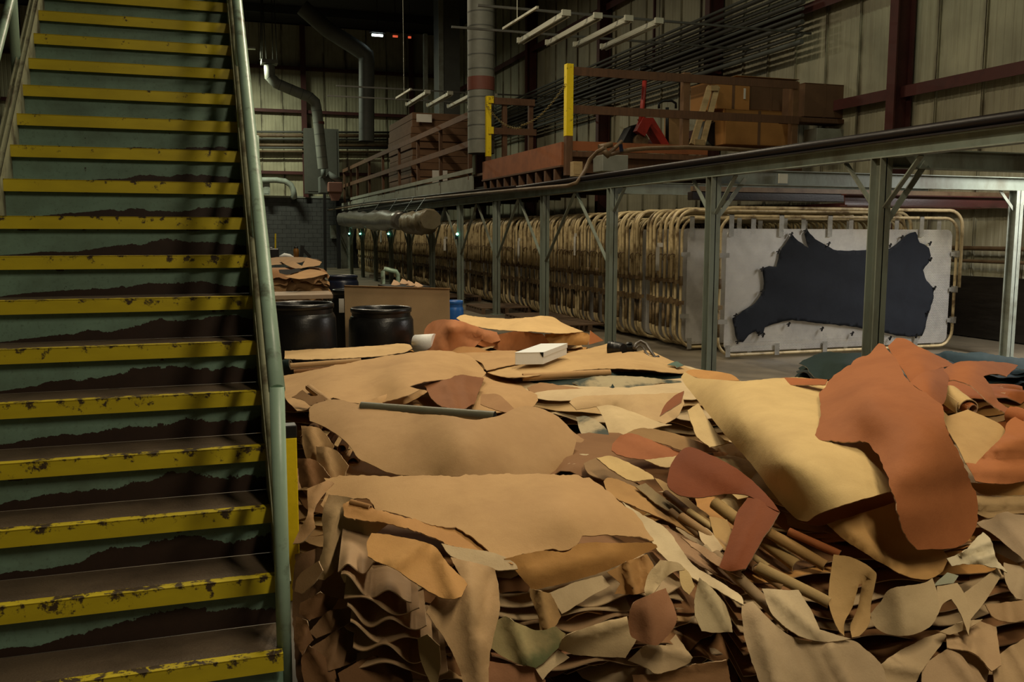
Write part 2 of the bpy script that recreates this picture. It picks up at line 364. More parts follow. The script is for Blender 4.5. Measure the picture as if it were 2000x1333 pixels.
# far wall: blocks below, sheets above
wf = thing('wall_far', 'far end wall of dark concrete blocks under cream metal sheets', 'wall', (2, FY, 0), kind='structure')
put('mortar_core', MB().box((-8, FY+.012, 0), (9.4, FY+.3, 3.3)), m_mortar, wf)
bk = MB().box((-.193, -.02, .005), (.193, .1, .198)).mesh('block'); bk.materials.append(m_block)
for r in range(16):
    for c in range(18):
        inst('block', bk, (.45+c*.4+(.2 if r % 2 else 0), FY, r*.2035), wf)
put('sheet_backing', MB().box((-8, FY+.2, 3.3), (12.2, FY+.5, 11.2)), m_joint, wf)
ps2 = sheet(7.8, .95).mesh('end_sheet'); ps2.materials.append(m_panel_far)
for i in range(20):
    o = inst('end_sheet', ps2, (-7.53+i*.97, FY+.16, 3.33), wf, math.pi/2)
for x in (4.55, 9.6):
    put('wall_column', MB().box((x-.12, FY-.26, 3.3), (x+.12, FY-.23, 11.1)).box((x-.015, FY-.24, 3.3), (x+.015, FY+.1, 11.1)), m_redsteel, wf)
for z in (4.35, 7.15, 9.1):
    put('girt', MB().box((-7.9, FY-.14, z), (11.4, FY+.1, z+.14)), m_redsteel, wf)
put('sill', MB().box((-7.9, FY-.06, 3.27), (9.4, FY+.16, 3.36)), m_fascia, wf)
# roof purlins
for i in range(9):
    single('roof_purlin', MB().box((-7.9, 4+i*4.6, 10.85), (11.4, 4.12+i*4.6, 11.18)), m_ceil, 'dark roof purlin crossing the hall, %s from the viewer' % ordn(i+1), 'beam', 'roof purlins', kind='structure')

# ------------------------------------------------------------------ staircase
G, RISE, NX, NY, NZ, SW = .2387, .19, .2066, 4.9928, 1.7085, 1.161
XL = NX-SW
def nose(i): return NY+G*(8-i), NZ+RISE*(8-i)
st = thing('staircase', 'steep mint green steel staircase with yellow step edges and peeling risers', 'staircase', ((NX+XL)/2, 3.1, 0))
tr = MB().box((XL, .012, -.012), (NX, G+.03, 0)); rm = MB().box((XL, 0, 0), (NX, .006, RISE-.012))
nm = MB().box((XL, 0, -.060), (NX, .012, .002)).box((XL, 0, -.002), (NX, .042, .003))
cxm = (XL+NX)/2
for mbx in (tr, rm, nm):
    for p in mbx.v: p.x -= cxm
me_t = tr.mesh('tread'); me_t.materials.append(m_tread)
me_r = rm.mesh('riser'); me_r.materials.append(m_riser)
me_n = nm.mesh('nosing'); me_n.materials.append(m_nosing)
for i in range(-6, 17):
    y, z = nose(i)
    t_ = inst('tread', me_t, (cxm, y, z), st)
    k = min(.92, max(0.10, .16+.062*(i+1)))
    n_ = inst('yellow_nosing', me_n, (cxm, y, z), t_); n_.color = (min(1, k), 0, 0, 1)
    r_ = inst('riser', me_r, (cxm, y+.035, z-RISE), st); r_.color = (k, 0, 0, 1)
sd = Vector((0, G, RISE)).normalized(); sn = Vector((0, -RISE, G)).normalized()
def sline(x, off, i): y, z = nose(i); return Vector((x, y, z)) + sn*off
for side, x0, name in ((1, NX, 'stringer'), (-1, XL, 'stringer')):
    mb = MB()
    a, b = 15.2, -6
    def plate(xa, xb, oa, ob):
        pts = []
        for i in (a, b):
            for (x, o) in ((xa, oa), (xb, oa), (xb, ob), (xa, ob)): pts.append(sline(x, o, i))
        mb.add(pts, [(0,1,2,3),(7,6,5,4),(0,4,5,1),(1,5,6,2),(2,6,7,3),(3,7,4,0)])
    plate(x0, x0+side*.008, -.27, .05)
    plate(x0, x0+side*.045, .042, .05); plate(x0, x0+side*.045, -.27, -.262)
    o = put(name, mb, m_stringer, st)
    mb = MB(); plate(x0+side*.018, x0+side*.023, .05, .06); plate(x0+side*.038, x0+side*.045, .05, .062)
    put('stringer_lip', mb, m_stringer, st)
SL = RISE/G
def rail(x, y0, z0, y1, r, name, mat=None):
    return put(name, MB().tube([(x, y0+(y1-y0)*k/12, z0+(y1-y0)*k/12*SL) for k in range(13)], r, 14), mat or m_stairgreen, st)
RX = .215
rail(RX, 3.15, 1.10, 8.3, .028, 'handrail')
rail(RX, 3.17, .64, 8.3, .022, 'mid_rail', m_stringer)
put('newel_post', MB().tube([(RX, 3.15, 0), (RX, 3.15, .5), (RX, 3.15, 1.112)], .0255, 14), m_stairgreen, st)
for k in range(1, 5):
    y = 3.15+k*1.22; zt = 1.10+(y-3.15)*SL
    put('rail_post', MB().tube([(RX+.012, y, zt-.98), (RX+.012, y, zt)], .024, 12), m_stairgreen, st)
LX = -1.005
rail(LX, 3.15, 1.10, 8.3, .031, 'handrail'); rail(LX-.004, 3.17, .66, 8.3, .024, 'mid_rail')
for k in range(0, 5):
    y = 3.15+k*.98 if k else 3.15; zt = 1.10+(y-3.15)*SL
    put('rail_post', MB().tube([(LX, y, zt-.96 if k else 0), (LX, y, zt)], .027, 12), m_stairgreen, st)
y, z = nose(-6)
put('landing', MB().box((XL, y+.2, z-.05), (NX, y+1.6, z)), m_tread, st)
for x in (XL+.05, NX-.05): put('landing_leg', MB().box((x-.05, y+1.4, 0), (x+.05, y+1.5, z-.05)), m_green, st)
# yellow guard post beside the stair foot
ga, gb, gt = yp(556, 950, 4.0).x, yp(582, 950, 4.0).x, yp(570, 832, 4.0).z
gp = thing('guard_post', 'yellow steel guard post between staircase and leather stacks', 'post', ((ga+gb)/2, 4.04, 0))
put('post', MB().box((ga, 4.0, 0), (gb, 4.07, gt-.055)), m_yellow, gp, .004)
put('cap', MB().box((ga-.002, 3.998, gt-.055), (gb+.002, 4.072, gt)), m_blackmetal, gp, .004)

# ------------------------------------------------------------------ rail structure on green columns
CX = 5.55; CY = [6.54+2.745*i for i in range(12)]
def hcol(x, y, z0, z1, w=.125, d=.13, t=.011):
    return MB().box((x-w/2, y-d/2, z0), (x+w/2, y-d/2+t, z1)).box((x-w/2, y+d/2-t, z0), (x+w/2, y+d/2, z1)).box((x-t/2, y-d/2, z0), (x+t/2, y+d/2, z1))
for i, y in enumerate(CY):
    c = thing('steel_column', ('pale green steel column hiding part of the dark hide panel' if i == 0 else
              'pale green steel column at the left edge of the perforated panel' if i == 1 else
              'pale green steel column holding the overhead rail, %s counting back from the panel' % ordn(i-1)), 'column', (CX, y, 0), 'columns under the overhead rail')
    put('shaft', hcol(CX, y, .015, 2.28), m_green, c)
    put('base_plate', MB().box((CX-.11, y-.11, 0), (CX+.11, y+.11, .015)), m_green, c)
    if i < 2:
        for s in (-1, 1): put('knee_brace', MB().bar((CX, y+s*.06, 1.86), (CX, y+s*.46, 2.27), .05, .012), m_green, c)
        if i: put('knee_brace', MB().bar((CX+.06, y, 1.82), (CX+.42, y, 2.27), .05, .012, (0, 1, 0)), m_greenlight, c)
        if i == 0: put('knee_brace', MB().bar((CX+.05, y-.02, 1.72), (CX+.46, y-.02, 2.26), .012, .055, (0, 0, 1)), m_green, c)
    elif i == 2:
        put('knee_brace', MB().bar((CX, y-.06, 1.95), (CX, y-.4, 2.27), .05, .012), m_green, c)
    if i in (5, 8, 10, 11):
        put('indicator_lamp', MB().lathe([(0, -.03), (.022, -.02), (.03, 0), (.022, .02), (0, .03)], (CX-.09, y-.07, 1.62), 10), m_led, c)
        put('lamp_box', MB().box((CX-.13, y-.055, 1.50), (CX-.06, y-.02, 1.6)), m_blackmetal, c)
for i in range(2, 11):
    ya, yb = CY[i], CY[i+1]; ym = (ya+yb)/2
    b = thing('lattice_brace', 'inverted V of flat green braces under the rail, %s span behind the panel' % ordn(i-1), 'brace', (CX, ym, 1.2), 'V braces between the rail columns')
    put('brace_bar', MB().bar((CX, ya+.06, 1.16), (CX, ym-.03, 2.27), .05, .014), m_green, b)
    put('brace_bar', MB().bar((CX, yb-.06, 1.16), (CX, ym+.03, 2.27), .05, .014), m_green, b)
bm_ = thing('runway_beam', 'long pale green beam along the tops of the columns', 'beam', (CX, 3, 2.28))
put('web', MB().box((CX-.006, 1.5, 2.28), (CX+.006, 38.5, 2.41)), m_green, bm_)
put('bottom_flange', MB().box((CX-.06, 1.5, 2.28), (CX+.06, 38.5, 2.29)), m_green, bm_)
put('top_flange', MB().box((CX-.06, 1.5, 2.40), (CX+.06, 38.5, 2.41)), m_green, bm_)
rl = thing('overhead_rail', 'dark greasy crane rail lying on the green beam', 'rail', (CX-.01, 3, 2.41))
put('rail_foot', MB().box((CX-.07, 1.5, 2.41), (CX+.05, 38.5, 2.425)), m_darkrail, rl)
put('rail_head', MB().tube([(CX-.01, 1.5, 2.475), (CX-.01, 38.5, 2.475)], .042, 12), m_darkrail, rl)
# beams that cross from the rail columns to the back row
for k, (y, z) in enumerate(((6.54, 2.20), (9.29, 2.20), (12.03, 2.20))):
    b = thing('cross_beam', ['pale green cross beam leaving the nearest column to the right', 'pale green cross beam running right above the perforated panel', 'pale green cross beam above the row of pipe frames'][k], 'beam', (8, y, z), 'cross beams between the rail columns')
    put('web', MB().box((CX+.07, y-.006, z), (WX-.35, y+.006, z+.17)), m_green, b)
    put('bottom_flange', MB().box((CX+.07, y-.05, z), (WX-.35, y+.05, z+.01)), m_green, b)
    put('top_flange', MB().box((CX+.07, y-.05, z+.16), (WX-.35, y+.05, z+.17)), m_green, b)
for (x, y, lab) in ((10.05, 9.29, 'light green column standing by the dark lining sheet at the right edge'),):
    c = thing('steel_column', lab, 'column', (x, y, 0), 'columns by the right wall')
    put('shaft', hcol(x, y, .015, 2.2, .12, .13), m_greenlight, c)
    put('base_plate', MB().box((x-.1, y-.1, 0), (x+.1, y+.1, .015)), m_greenlight, c)
    for s in (-1, 1): put('knee_brace', MB().bar((x+s*.03, y, 1.95), (x+s*.28, y, 2.2), .04, .012, (0, 1, 0)), m_greenlight, c)
# glossy red beam and the dark header over the front panel
b = thing('glossy_beam', 'glossy dark red beam reflecting a lamp over the front panel', 'beam', (9, 9.75, 2.0))
put('web', MB().prism([(7.7, 9.70, 2.0), (7.7, 9.712, 2.0), (7.7, 9.738, 2.13), (7.7, 9.726, 2.13)], (WX-.35-7.7, 0, 0)), m_copper, b)
put('flange', MB().box((7.7, 9.66, 1.99), (WX-.35, 9.8, 2.005)), m_copper, b)
put('flange', MB().box((7.7, 9.68, 2.125), (WX-.35, 9.78, 2.14)), m_copper, b)
b = thing('dark_header', 'dark brown header beam over the pipe frame tops', 'beam', (8, 10.2, 2.0))
put('beam_body', MB().box((5.85, 10.3, 2.06), (WX+.02, 10.42, 2.17)), m_darkrail, b, .01)
put('ledge', MB().box((5.85, 10.28, 2.17), (WX-.35, 10.34, 2.23)), m_rustpipe, b)
# hanger brackets under the cross beam
for px in (1528,):
    p = yp(px, 350, 9.22); single('hanger_plate', MB().box((p.x-.06, 9.20, p.z-.05), (p.x+.06, 9.215, p.z+.06)), m_fix, 'small pale hanger plate bolted under the cross beam', 'bracket')

# ------------------------------------------------------------------ toggle frames: pipe rims around perforated panels
FXL, FXR = 6.30, 10.08
def rrect(x0, x1, z0, z1, r, n=6):
    c = math.pi/2
    return (arc((x0+r, 0, z0+r), r, math.pi, 1.5*math.pi, n, (1, 0, 0), (0, 0, 1)) + arc((x1-r, 0, z0+r), r, -c, 0, n, (1, 0, 0), (0, 0, 1))
            + arc((x1-r, 0, z1-r), r, 0, c, n, (1, 0, 0), (0, 0, 1)) + arc((x0+r, 0, z1-r), r, c, math.pi, n, (1, 0, 0), (0, 0, 1)))
mb_rim = MB().tube(rrect(FXL-.02, FXR+.03, .055, 1.86, .22), .021, 8, closed=True)
hp = [Vector((FXL-.075, .03, .97)), Vector((FXL-.075, .03, 1.4))] + arc((FXL+.165, .03, 1.73), .24, math.pi, math.pi/2, 6, (1, 0, 0), (0, 0, 1))
hq = arc((FXR-.10, .03, 1.73), .24, math.pi/2, 0, 6, (1, 0, 0), (0, 0, 1)) + [Vector((FXR+.14, .03, 1.4)), Vector((FXR+.14, .03, .88))]
mb_head = MB().tube(hp+hq, .024, 8)
mb_slv = MB().bar((FXL-.10, .03, .97), (FXL+.0, .02, .99), .05, .05).tube([(FXL-.02, 0, .93), (FXL-.02, 0, 1.06)], .030, 8)
mb_clamp = MB().box((FXL-.06, -.03, .66), (FXL+.02, .075, .715)).box((FXL-.07, .0, .64), (FXL-.05, .05, .735))
mb_ring = MB().tube([(FXL-.075+.04*math.cos(a*math.pi/4), -.02+.012*a, 1.30+.05*math.sin(a*math.pi/4)) for a in range(9)], .008, 5)
mb_lower = MB().tube([(FXL-.02, 0, .30), (FXL-.02, 0, .64)], .0245, 8)
def pan(x0, x1, z0, z1, r, t):
    pl = rrect(x0, x1, z0, z1, r, 5); return MB().prism([Vector((p.x, -t/2, p.z)) for p in pl], (0, t, 0))
mb_pan = pan(FXL+.07, FXR-.06, .10, 1.70, .10, .004)
def brk(px): pass
def brackets():
    mb = []
    for i, x in enumerate((6.42, 6.78, 7.17, 7.55, 7.93, 8.31, 8.69, 9.07, 9.45, 9.80)):
        if i % 2 == 0: mb.append(MB().box((x-.035, -.03, 1.60), (x+.035, -.024, 1.885)).box((x-.035, -.03, 1.875), (x+.035, .03, 1.885)))
        else: mb.append(MB().box((x-.035, .024, 1.62), (x+.035, .03, 1.885)))
        if i % 2 == 0: mb.append(MB().box((x-.035, -.03, .035), (x+.035, -.024, .19)))
        else: mb.append(MB().box((x-.03, .024, .035), (x+.03, .03, .17)))
    for z in (.42, .86, 1.36): mb.append(MB().box((FXR-.09, -.03, z-.03), (FXR+.06, -.024, z+.03)).box((FXR+.0, -.035, z-.045), (FXR+.06, .03, z+.045)))
    for z in (.50, 1.36): mb.append(MB().box((FXL-.04, -.03, z-.03), (FXL+.10, -.024, z+.03)))
    return mb
def mk(mb, name, mat): me = mb.mesh(name); me.materials.append(mat); return me
meshes = dict(rim_pipe=mk(mb_rim, 'rim_pipe', m_creampipe), head_pipe=mk(mb_head, 'head_pipe', m_creampipe), pipe_sleeve=mk(mb_slv, 'pipe_sleeve', m_clampm),
              spacer_clamp=mk(mb_clamp, 'spacer_clamp', m_clampm), tie_ring=mk(mb_ring, 'tie_ring', m_clampm), rim_sleeve=mk(mb_lower, 'rim_sleeve', m_darkpipe), perforated_panel=mk(mb_pan, 'perforated_panel', m_perf))
def frame(y, dx, dz, label, full):
    t = thing('drying_rack', label, 'frame', (FXL+dx, y, dz), 'drying frames hanging in a row')
    sh = Vector((0, 0, 0)) + Vector((dx, y, dz))
    for k, me in meshes.items():
        if k == 'tie_ring' and random.random() < .25: continue
        if k == 'rim_sleeve' and random.random() < .3: continue
        o = bpy.data.objects.new(k, me); COL.objects.link(o); o.parent = t; o.location = Vector((-FXL, 0, 0)); ORG[o.name] = sh
    if full:
        for mb in brackets():
            me = mb.mesh('clip_bracket'); me.materials.append(m_bracket)
            o = bpy.data.objects.new('clip_bracket', me); COL.objects.link(o); o.parent = t; o.location = Vector((-FXL, 0, 0))
    return t
frame(10.3, 0, 0, 'front perforated drying frame with cream pipe rim holding a dark hide', True)
yy = 11.28; k = 0
while yy < 39.6:
    k += 1
    lab = 'perforated drying frame with cream pipe rim, foremost of the closed row' if k == 1 else 'drying frame with yellowed pipe rim in the closed row, %s from its front' % ordn(k)
    frame(yy, random.uniform(-.028, .028), random.uniform(-.012, .012), lab, k == 1)
    yy += random.choice((.12, .135, .15, .145)) + (.12 if random.random() < .04 else 0)
# loose tags hooked on the frames
for px, py, w, h in ((1008, 487, 7, 36), (865, 478, 11, 24), (1278, 505, 10, 52), (1117, 480, 6, 40), (741, 463, 9, 20)):
    p = xp(px, py, 6.12); k = p.y/1900
    single('hanging_tag', MB().box((6.17, p.y-w*k*.9, p.z-h*k*.55), (6.174, p.y+w*k*.9, p.z+h*k*.5)).box((6.168, p.y-.01, p.z+h*k*.5), (6.25, p.y+.01, p.z+h*k*.5+.06)), m_paper,
           'pale paper tag hooked on the frame row, %s' % {1008: 'the narrow one behind the fourth column', 865: 'the short wide one far back', 1278: 'the tall nearest one', 1117: 'the narrow one behind the second brace', 741: 'the farthest one'}[px], 'tag', 'tags on the frames')
# ------------------------------------------------------------------ dark hide stretched on the front panel
def cdt_fill(poly, step, jitter=.25):
    """triangulate a 2D outline with a hex grid of inner points"""
    xs = [p[0] for p in poly]; ys = [p[1] for p in poly]
    def inside(x, y):
        r = False; n = len(poly); j = n-1
        for i in range(n):
            xi, yi = poly[i]; xj, yj = poly[j]
            if (yi > y) != (yj > y) and x < (xj-xi)*(y-yi)/(yj-yi)+xi: r = not r
            j = i
        return r
    pts = [Vector(p) for p in poly]; n = len(poly); row = 0; y = min(ys)+step*.4
    while y < max(ys):
        x = min(xs)+(step*.5 if row % 2 else step*.1)
        while x < max(xs):
            a, b = x+random.uniform(-jitter, jitter)*step, y+random.uniform(-jitter, jitter)*step
            if inside(a, b):
                dm = min((a-q[0])**2+(b-q[1])**2 for q in poly)
                if dm > (step*.45)**2: pts.append(Vector((a, b)))
            x += step
        y += step*.87; row += 1
    V, E, Fc, *_ = delaunay_2d_cdt(pts, [(i, (i+1) % n) for i in range(n)], [], 1, 1e-5)
    return V, Fc
def resample(poly, step, rough=0.0, seed=0, smooth=True):
    """closed outline -> Catmull-Rom resampled outline with ragged noise; a third entry 1 marks a sharp corner"""
    n = len(poly); out = []
    def hard(i):
        a, b, c = poly[i-1], poly[i], poly[(i+1) % n]
        u = Vector((b[0]-a[0], b[1]-a[1])); v = Vector((c[0]-b[0], c[1]-b[1]))
        return u.length > 1e-6 and v.length > 1e-6 and u.angle(v) > .75
    poly = [(p[0], p[1], 1) if hard(i) else p for i, p in enumerate(poly)]
    for i in range(n):
        p1, p2 = poly[i], poly[(i+1) % n]; p0, p3 = poly[i-1], poly[(i+2) % n]
        if len(p1) > 2: p0 = (2*p1[0]-p2[0], 2*p1[1]-p2[1])
        if len(p2) > 2: p3 = (2*p2[0]-p1[0], 2*p2[1]-p1[1])
        L = math.hypot(p2[0]-p1[0], p2[1]-p1[1]); m = max(1, int(L/step))
        for k in range(m):
            t = k/m
            c = lambda a: .5*(2*p1[a]+(p2[a]-p0[a])*t+(2*p0[a]-5*p1[a]+4*p2[a]-p3[a])*t*t+(-p0[a]+3*p1[a]-3*p2[a]+p3[a])*t**3)
            x, y = c(0), c(1)
            if rough:
                nv = mnoise.noise_vector(Vector((x*.045+seed*7.1, y*.045, seed))); nw = mnoise.noise_vector(Vector((x*.16, y*.16+seed, 4.)))
                x += rough*(nv.x+.75*nw.x); y += rough*(nv.y+.75*nw.y)
            out.append((x, y))
    return out
PY = 10.262
hide_px = [(1432,622),(1437,655),(1441,668),(1450,668),(1462,655),(1476,647),(1483,655),(1491,652),(1494,640),(1520,632),(1540,627),(1580,629),(1620,634),(1680,641),(1735,652),(1780,657),(1800,656),(1806,640),(1812,620),(1820,590),(1824,565),(1810,548),(1803,528),(1812,512),(1817,500),(1814,484),(1806,478),(1796,474),(1793,460),(1789,452),(1778,454),(1766,462),(1757,474),(1745,482),(1728,489),(1700,487),(1675,488),(1650,490),(1628,487),(1612,478),(1594,466),(1576,450),(1572,457),(1578,484),(1566,476),(1546,457),(1538,472),(1528,484),(1524,496),(1517,520),(1502,520),(1490,525),(1492,545),(1490,570),(1482,583),(1466,597),(1445,613)]
poly = []
for x, y in resample(hide_px, 7, 2.2, 3): p = yp(x, y, PY); poly.append((p.x, p.z))
V, Fc = cdt_fill(poly, .05)
mb = MB(); mb.add([(v.x, PY+.004*math.sin(v.x*9)+.003*math.sin(v.y*13+v.x*4), v.y) for v in V], [tuple(f) for f in Fc], True)
dark = single('stretched_hide', mb, m_hide, 'dark navy hide stretched flat across the perforated panel', 'hide', color=(.018, .021, .028))
dark.modifiers.new('thickness', 'SOLIDIFY').thickness = .006
for k, (x, y) in enumerate([(1441,668),(1491,655),(1541,634),(1606,643),(1665,652),(1739,661),(1790,657),(1812,612),(1826,563),(1818,507),(1817,476),(1762,464),(1739,480),(1619,477),(1574,451),(1546,458),(1521,492),(1489,526),(1489,570),(1437,617),(1483,652),(1700,488)]):
    p = yp(x, y, PY-.02)
    single('toggle_clip', MB().bar((p.x-.012, p.y, p.z-.03), (p.x+.012, p.y, p.z+.03), .02, .014).bar((p.x-.03, p.y+.008, p.z+.0), (p.x+.03, p.y+.008, p.z+.012), .012, .012), m_blackmetal,
           'small black toggle clip gripping the dark hide, %s round its edge' % ordn(k+1), 'clip', 'clips round the dark hide')
# pipes on the right wall behind
single('wall_pipe', MB().tube([(WX-.06, 8, 1.42), (WX-.06, 12.5, 1.42)], .035, 10), m_rustpipe, 'upper rusty pipe on the wall right of the panel', 'pipe')
single('wall_pipe', MB().tube([(WX-.06, 8, 1.22), (WX-.06, 12.5, 1.22)], .028, 10), m_rustpipe, 'lower rusty pipe on the wall right of the panel', 'pipe')
vt = thing('valve', 'dark rusty valve on the wall pipe right of the panel', 'valve', (WX-.07, 11.6, 1.3))
put('valve_body', MB().lathe([(.0, -.06), (.06, -.05), (.07, 0), (.06, .05), (0, .06)], (WX-.07, 11.6, 1.42), 12), m_rustpipe, vt)
put('hand_wheel', MB().tube([(WX-.1, 11.6+.08*math.cos(a*.6283), 1.30+.08*math.sin(a*.6283)) for a in range(10)], .014, 6, closed=True), m_blackmetal, vt)
put('stem', MB().tube([(WX-.07, 11.6, 1.36), (WX-.1, 11.6, 1.30)], .015, 8), m_blackmetal, vt)
# row of thin pipes high along the right wall
for k in range(11):
    z = 5.35+k*.125; x = WX-.375
    single('conduit', MB().tube([(x, 15.5, z), (x, 28, z+.01), (x, 43, z)], .036+.016*(k % 3 == 0), 8), m_greypipe if k % 5 else m_galvdark, 'long grey conduit along the upper right wall, %s from the bottom' % ordn(k+1), 'pipe', 'conduits on the right wall')

# ------------------------------------------------------------------ rail side pipe with its elbow and run
pts = [xp(640, 411, 5.42), xp(720, 399, 5.42), xp(860, 385, 5.42), xp(1000, 372, 5.42), xp(1110, 363, 5.42), xp(1127, 357, 5.45), xp(1142, 335, 5.6), xp(1152, 312, 5.7), xp(1168, 296, 5.75), xp(1182, 288, 5.8)]
single('steam_pipe', MB().tube(pts, .032, 10), m_rustpipe, 'rusty pipe under the overhead rail that bends up at the platform end', 'pipe')
pts = [xp(645, 407, 5.48)] + [p+Vector((.06, 0, .07)) for p in [xp(720, 399, 5.42), xp(860, 385, 5.42), xp(1000, 372, 5.42)]]
single('steam_pipe', MB().tube(pts, .022, 8), m_darkrail, 'thin dark pipe just above the rusty pipe under the rail', 'pipe')
Yr = 13.2
pts = [yp(x, y, Yr) for x, y in ((1186, 303), (1205, 298), (1230, 293), (1262, 290), (1340, 288), (1420, 291), (1500, 296))]
single('steam_pipe', MB().tube(pts, .035, 10), m_rustpipe, 'rusty pipe running right from the platform corner', 'pipe')
vv = thing('pipe_valve', 'cluster of old pipe fittings at the platform corner', 'valve', yp(1195, 300, Yr))
for (a, b, r) in (((1170, 288), (1195, 282), .045), ((1186, 303), (1215, 276), .03), ((1176, 292), (1190, 305), .05)):
    put('fitting', MB().tube([yp(*a, Yr), yp(*b, Yr)], r, 10), m_rustpipe, vv)
put('handle', MB().bar(yp(1212, 282, Yr-.06), yp(1214, 296, Yr-.06), .05, .03), m_bluedrum, vv)
p0 = yp(1177, 302, 14.2); p1 = yp(1227, 336, 14.2)
single('mesh_box', MB().box((p0.x, 14.2, p1.z), (p1.x, 14.6, p0.z)), m_galv, 'grey wire mesh box below the pipe fittings', 'box', bev=.01)
for a, b, lab in (((1116, 316), (1133, 345), 'pale electrical box beside the brown board end'),):
    p0 = yp(*a, 14.2); p1 = yp(*b, 14.2); single('junction_box', MB().box((p0.x, 14.1, p1.z), (p1.x, 14.25, p0.z)).box((p0.x+.02, 14.09, p1.z+.03), (p1.x-.02, 14.1, p0.z-.03)), m_woodlight, lab, 'box')
# wrapped rolls hung under the rail
def roll(name, p, q, r0, r1, mat, label, n=16):
    p, q = Vector(p), Vector(q); pts = []; rr = []
    for i in range(n+1):
        t = i/n; c = p.lerp(q, t); c.z -= .03*math.sin(math.pi*t); pts.append(c)
        rr.append((r0+(r1-r0)*t)*(1+.12*math.sin(i*2.1)+.08*math.sin(i*5.3))*(min(1, .45+t*9) if name == 'wrapped_roll' else 1)*(min(1, .75+(1-t)*5)))
    return single(name, MB().tube(pts, rr, 16, jit=.22), mat, label, 'roll')
roll('wrapped_roll', xp(667, 428, 5.14), xp(788, 431, 5.14), .28, .28, m_plastic, 'long grey plastic wrapped roll hanging under the rail')
roll('fabric_roll', xp(796, 436, 5.14), xp(842, 430, 5.14), .25, .29, m_tanwrap, 'dusty tan roll hanging next to the plastic wrapped one')
for px in (680, 712, 745, 775, 806, 830):
    p = xp(px, 405, 5.38); single('hanging_strap', MB().bar(p+Vector((.02, 0, .25)), p+Vector((-.24, 0, -.12)), .05, .01), m_blackmetal, 'dark strap holding the hanging rolls at %s' % {680:'the far end',712:'the second tie',745:'the third tie',775:'the fourth tie',806:'the tan roll back',830:'the tan roll front'}[px], 'strap', 'straps of the hanging rolls')

# ------------------------------------------------------------------ timber platform above the frames
PX = 5.92; PY0 = 14.65; DZ = 2.98
pf = thing('platform', 'timber storage platform built above the drying frames', 'platform', (8, 28, 2.6))
for i in range(8):
    put('deck_plank', MB().box((PX+i*.6, PY0, DZ-.05), (PX+i*.6+.585, 41.8, DZ)), m_wood, pf)
for i in range(14):
    put('joist', MB().box((PX, PY0+.1+i*2.05, DZ-.30), (10.7, PY0+.18+i*2.05, DZ-.05)), m_wood, pf)
for i in range(7):
    y0 = 20.4+i*3.03; put('fascia_board', MB().box((PX-.04, y0, DZ-.34+.02*(i % 2)), (PX-.005, y0+2.95, DZ-.02+.03*(i % 3))), m_fascia, pf)
for i in range(10):
    y0 = PY0+.35+i*.47; put('joist_end', MB().box((PX-.10, y0, DZ-.42), (PX+.05, y0+.08, DZ-.23)), m_wood, pf)
put('edge_beam', MB().box((PX+.02, PY0, DZ-.42), (PX+.12, 41.8, DZ-.3)), m_darkrail, pf)
def post(x, y, z0, z1, mat, par, name='post', w=.085): return put(name, MB().box((x-w/2, y-w/2, z0), (x+w/2, y+w/2, z1)), mat, par, .004)
gr = thing('guardrail', 'brown timber guardrail along the platform side, receding to the far end', 'railing', (PX, 31, DZ))
ys_ = []
for px in (672, 685, 698, 721, 748, 780, 817, 861, 918):
    y = xp(px, 330, PX).y; ys_.append(y); post(PX, y, DZ-.1, 4.42, m_wood, gr)
y0, y1 = min(ys_), max(ys_)
put('top_rail', MB().box((PX-.07, y0-.8, 4.28), (PX-.043, y1, 4.42)), m_wood, gr)
put('mid_rail', MB().box((PX-.07, y0-.8, 3.62), (PX-.043, y1, 3.76)), m_wood, gr)
put('toe_board', MB().box((PX-.07, y0-.5, 3.02), (PX-.043, y1-2, 3.12)), m_fascia, gr)
# gate between the yellow posts
g2 = thing('guardrail', 'short brown guardrail behind the smaller yellow post', 'railing', (6.4, 19.3, DZ))
post(PX, 19.28, 3.30, 4.58, m_yellow, g2, 'yellow_post', .11); put('post_base', MB().box((PX-.05, 19.23, 2.6), (PX+.05, 19.33, 3.30)), m_wood, g2)
put('yellow_collar', MB().box((PX-.02, 19.2, 3.78), (PX+.10, 19.235, 3.93)), m_yellow, g2); put('yellow_collar', MB().box((PX-.02, 19.2, 4.43), (PX+.10, 19.235, 4.58)), m_yellow, g2)
put('top_rail', MB().box((PX+.05, 19.24, 4.42), (6.98, 19.28, 4.56)), m_wood, g2); put('mid_rail', MB().box((PX+.05, 19.24, 3.78), (7.02, 19.28, 3.92)), m_wood, g2)
for px in (986, 1037):
    p = yp(px, 250, 19.3); post(p.x, 19.33, DZ, 4.45, m_wood, g2, w=.10)
g1 = thing('guardrail', 'brown timber guardrail along the near end of the platform with a yellow corner post', 'railing', (8, PY0, DZ))
post(PX, PY0, 3.28, 4.47, m_yellow, g1, 'yellow_post', .125); post(PX, PY0, 2.62, 3.28, m_wood, g1, 'post_base', .12)
for px in (1340, 1553):
    p = yp(px, 220, PY0); post(p.x, PY0+.05, 2.95, 4.46 if px == 1340 else 4.42, M('brown_timber_post', (.20, .105, .045), .7, dirt=(.08, .04, .02), dscale=3), g1, w=.13)
put('top_rail', MB().box((PX+.06, PY0-.03, 4.29), (10.45, PY0+.0, 4.43)), m_wood, g1)
put('mid_rail', MB().box((PX+.06, PY0-.03, 3.66), (10.5, PY0+.0, 3.80)), m_wood, g1)
put('toe_board', MB().box((PX+.06, PY0-.03, 3.04), (8.6, PY0, 3.20)), m_woodred, g1)
put('toe_board', MB().box((PX+.06, PY0-.04, 2.94), (8.6, PY0+.04, 3.03)), m_wood, g1)
kb = thing('kick_board', 'wide rusty red board between the two yellow posts', 'board', (PX-.06, 17, 2.8))
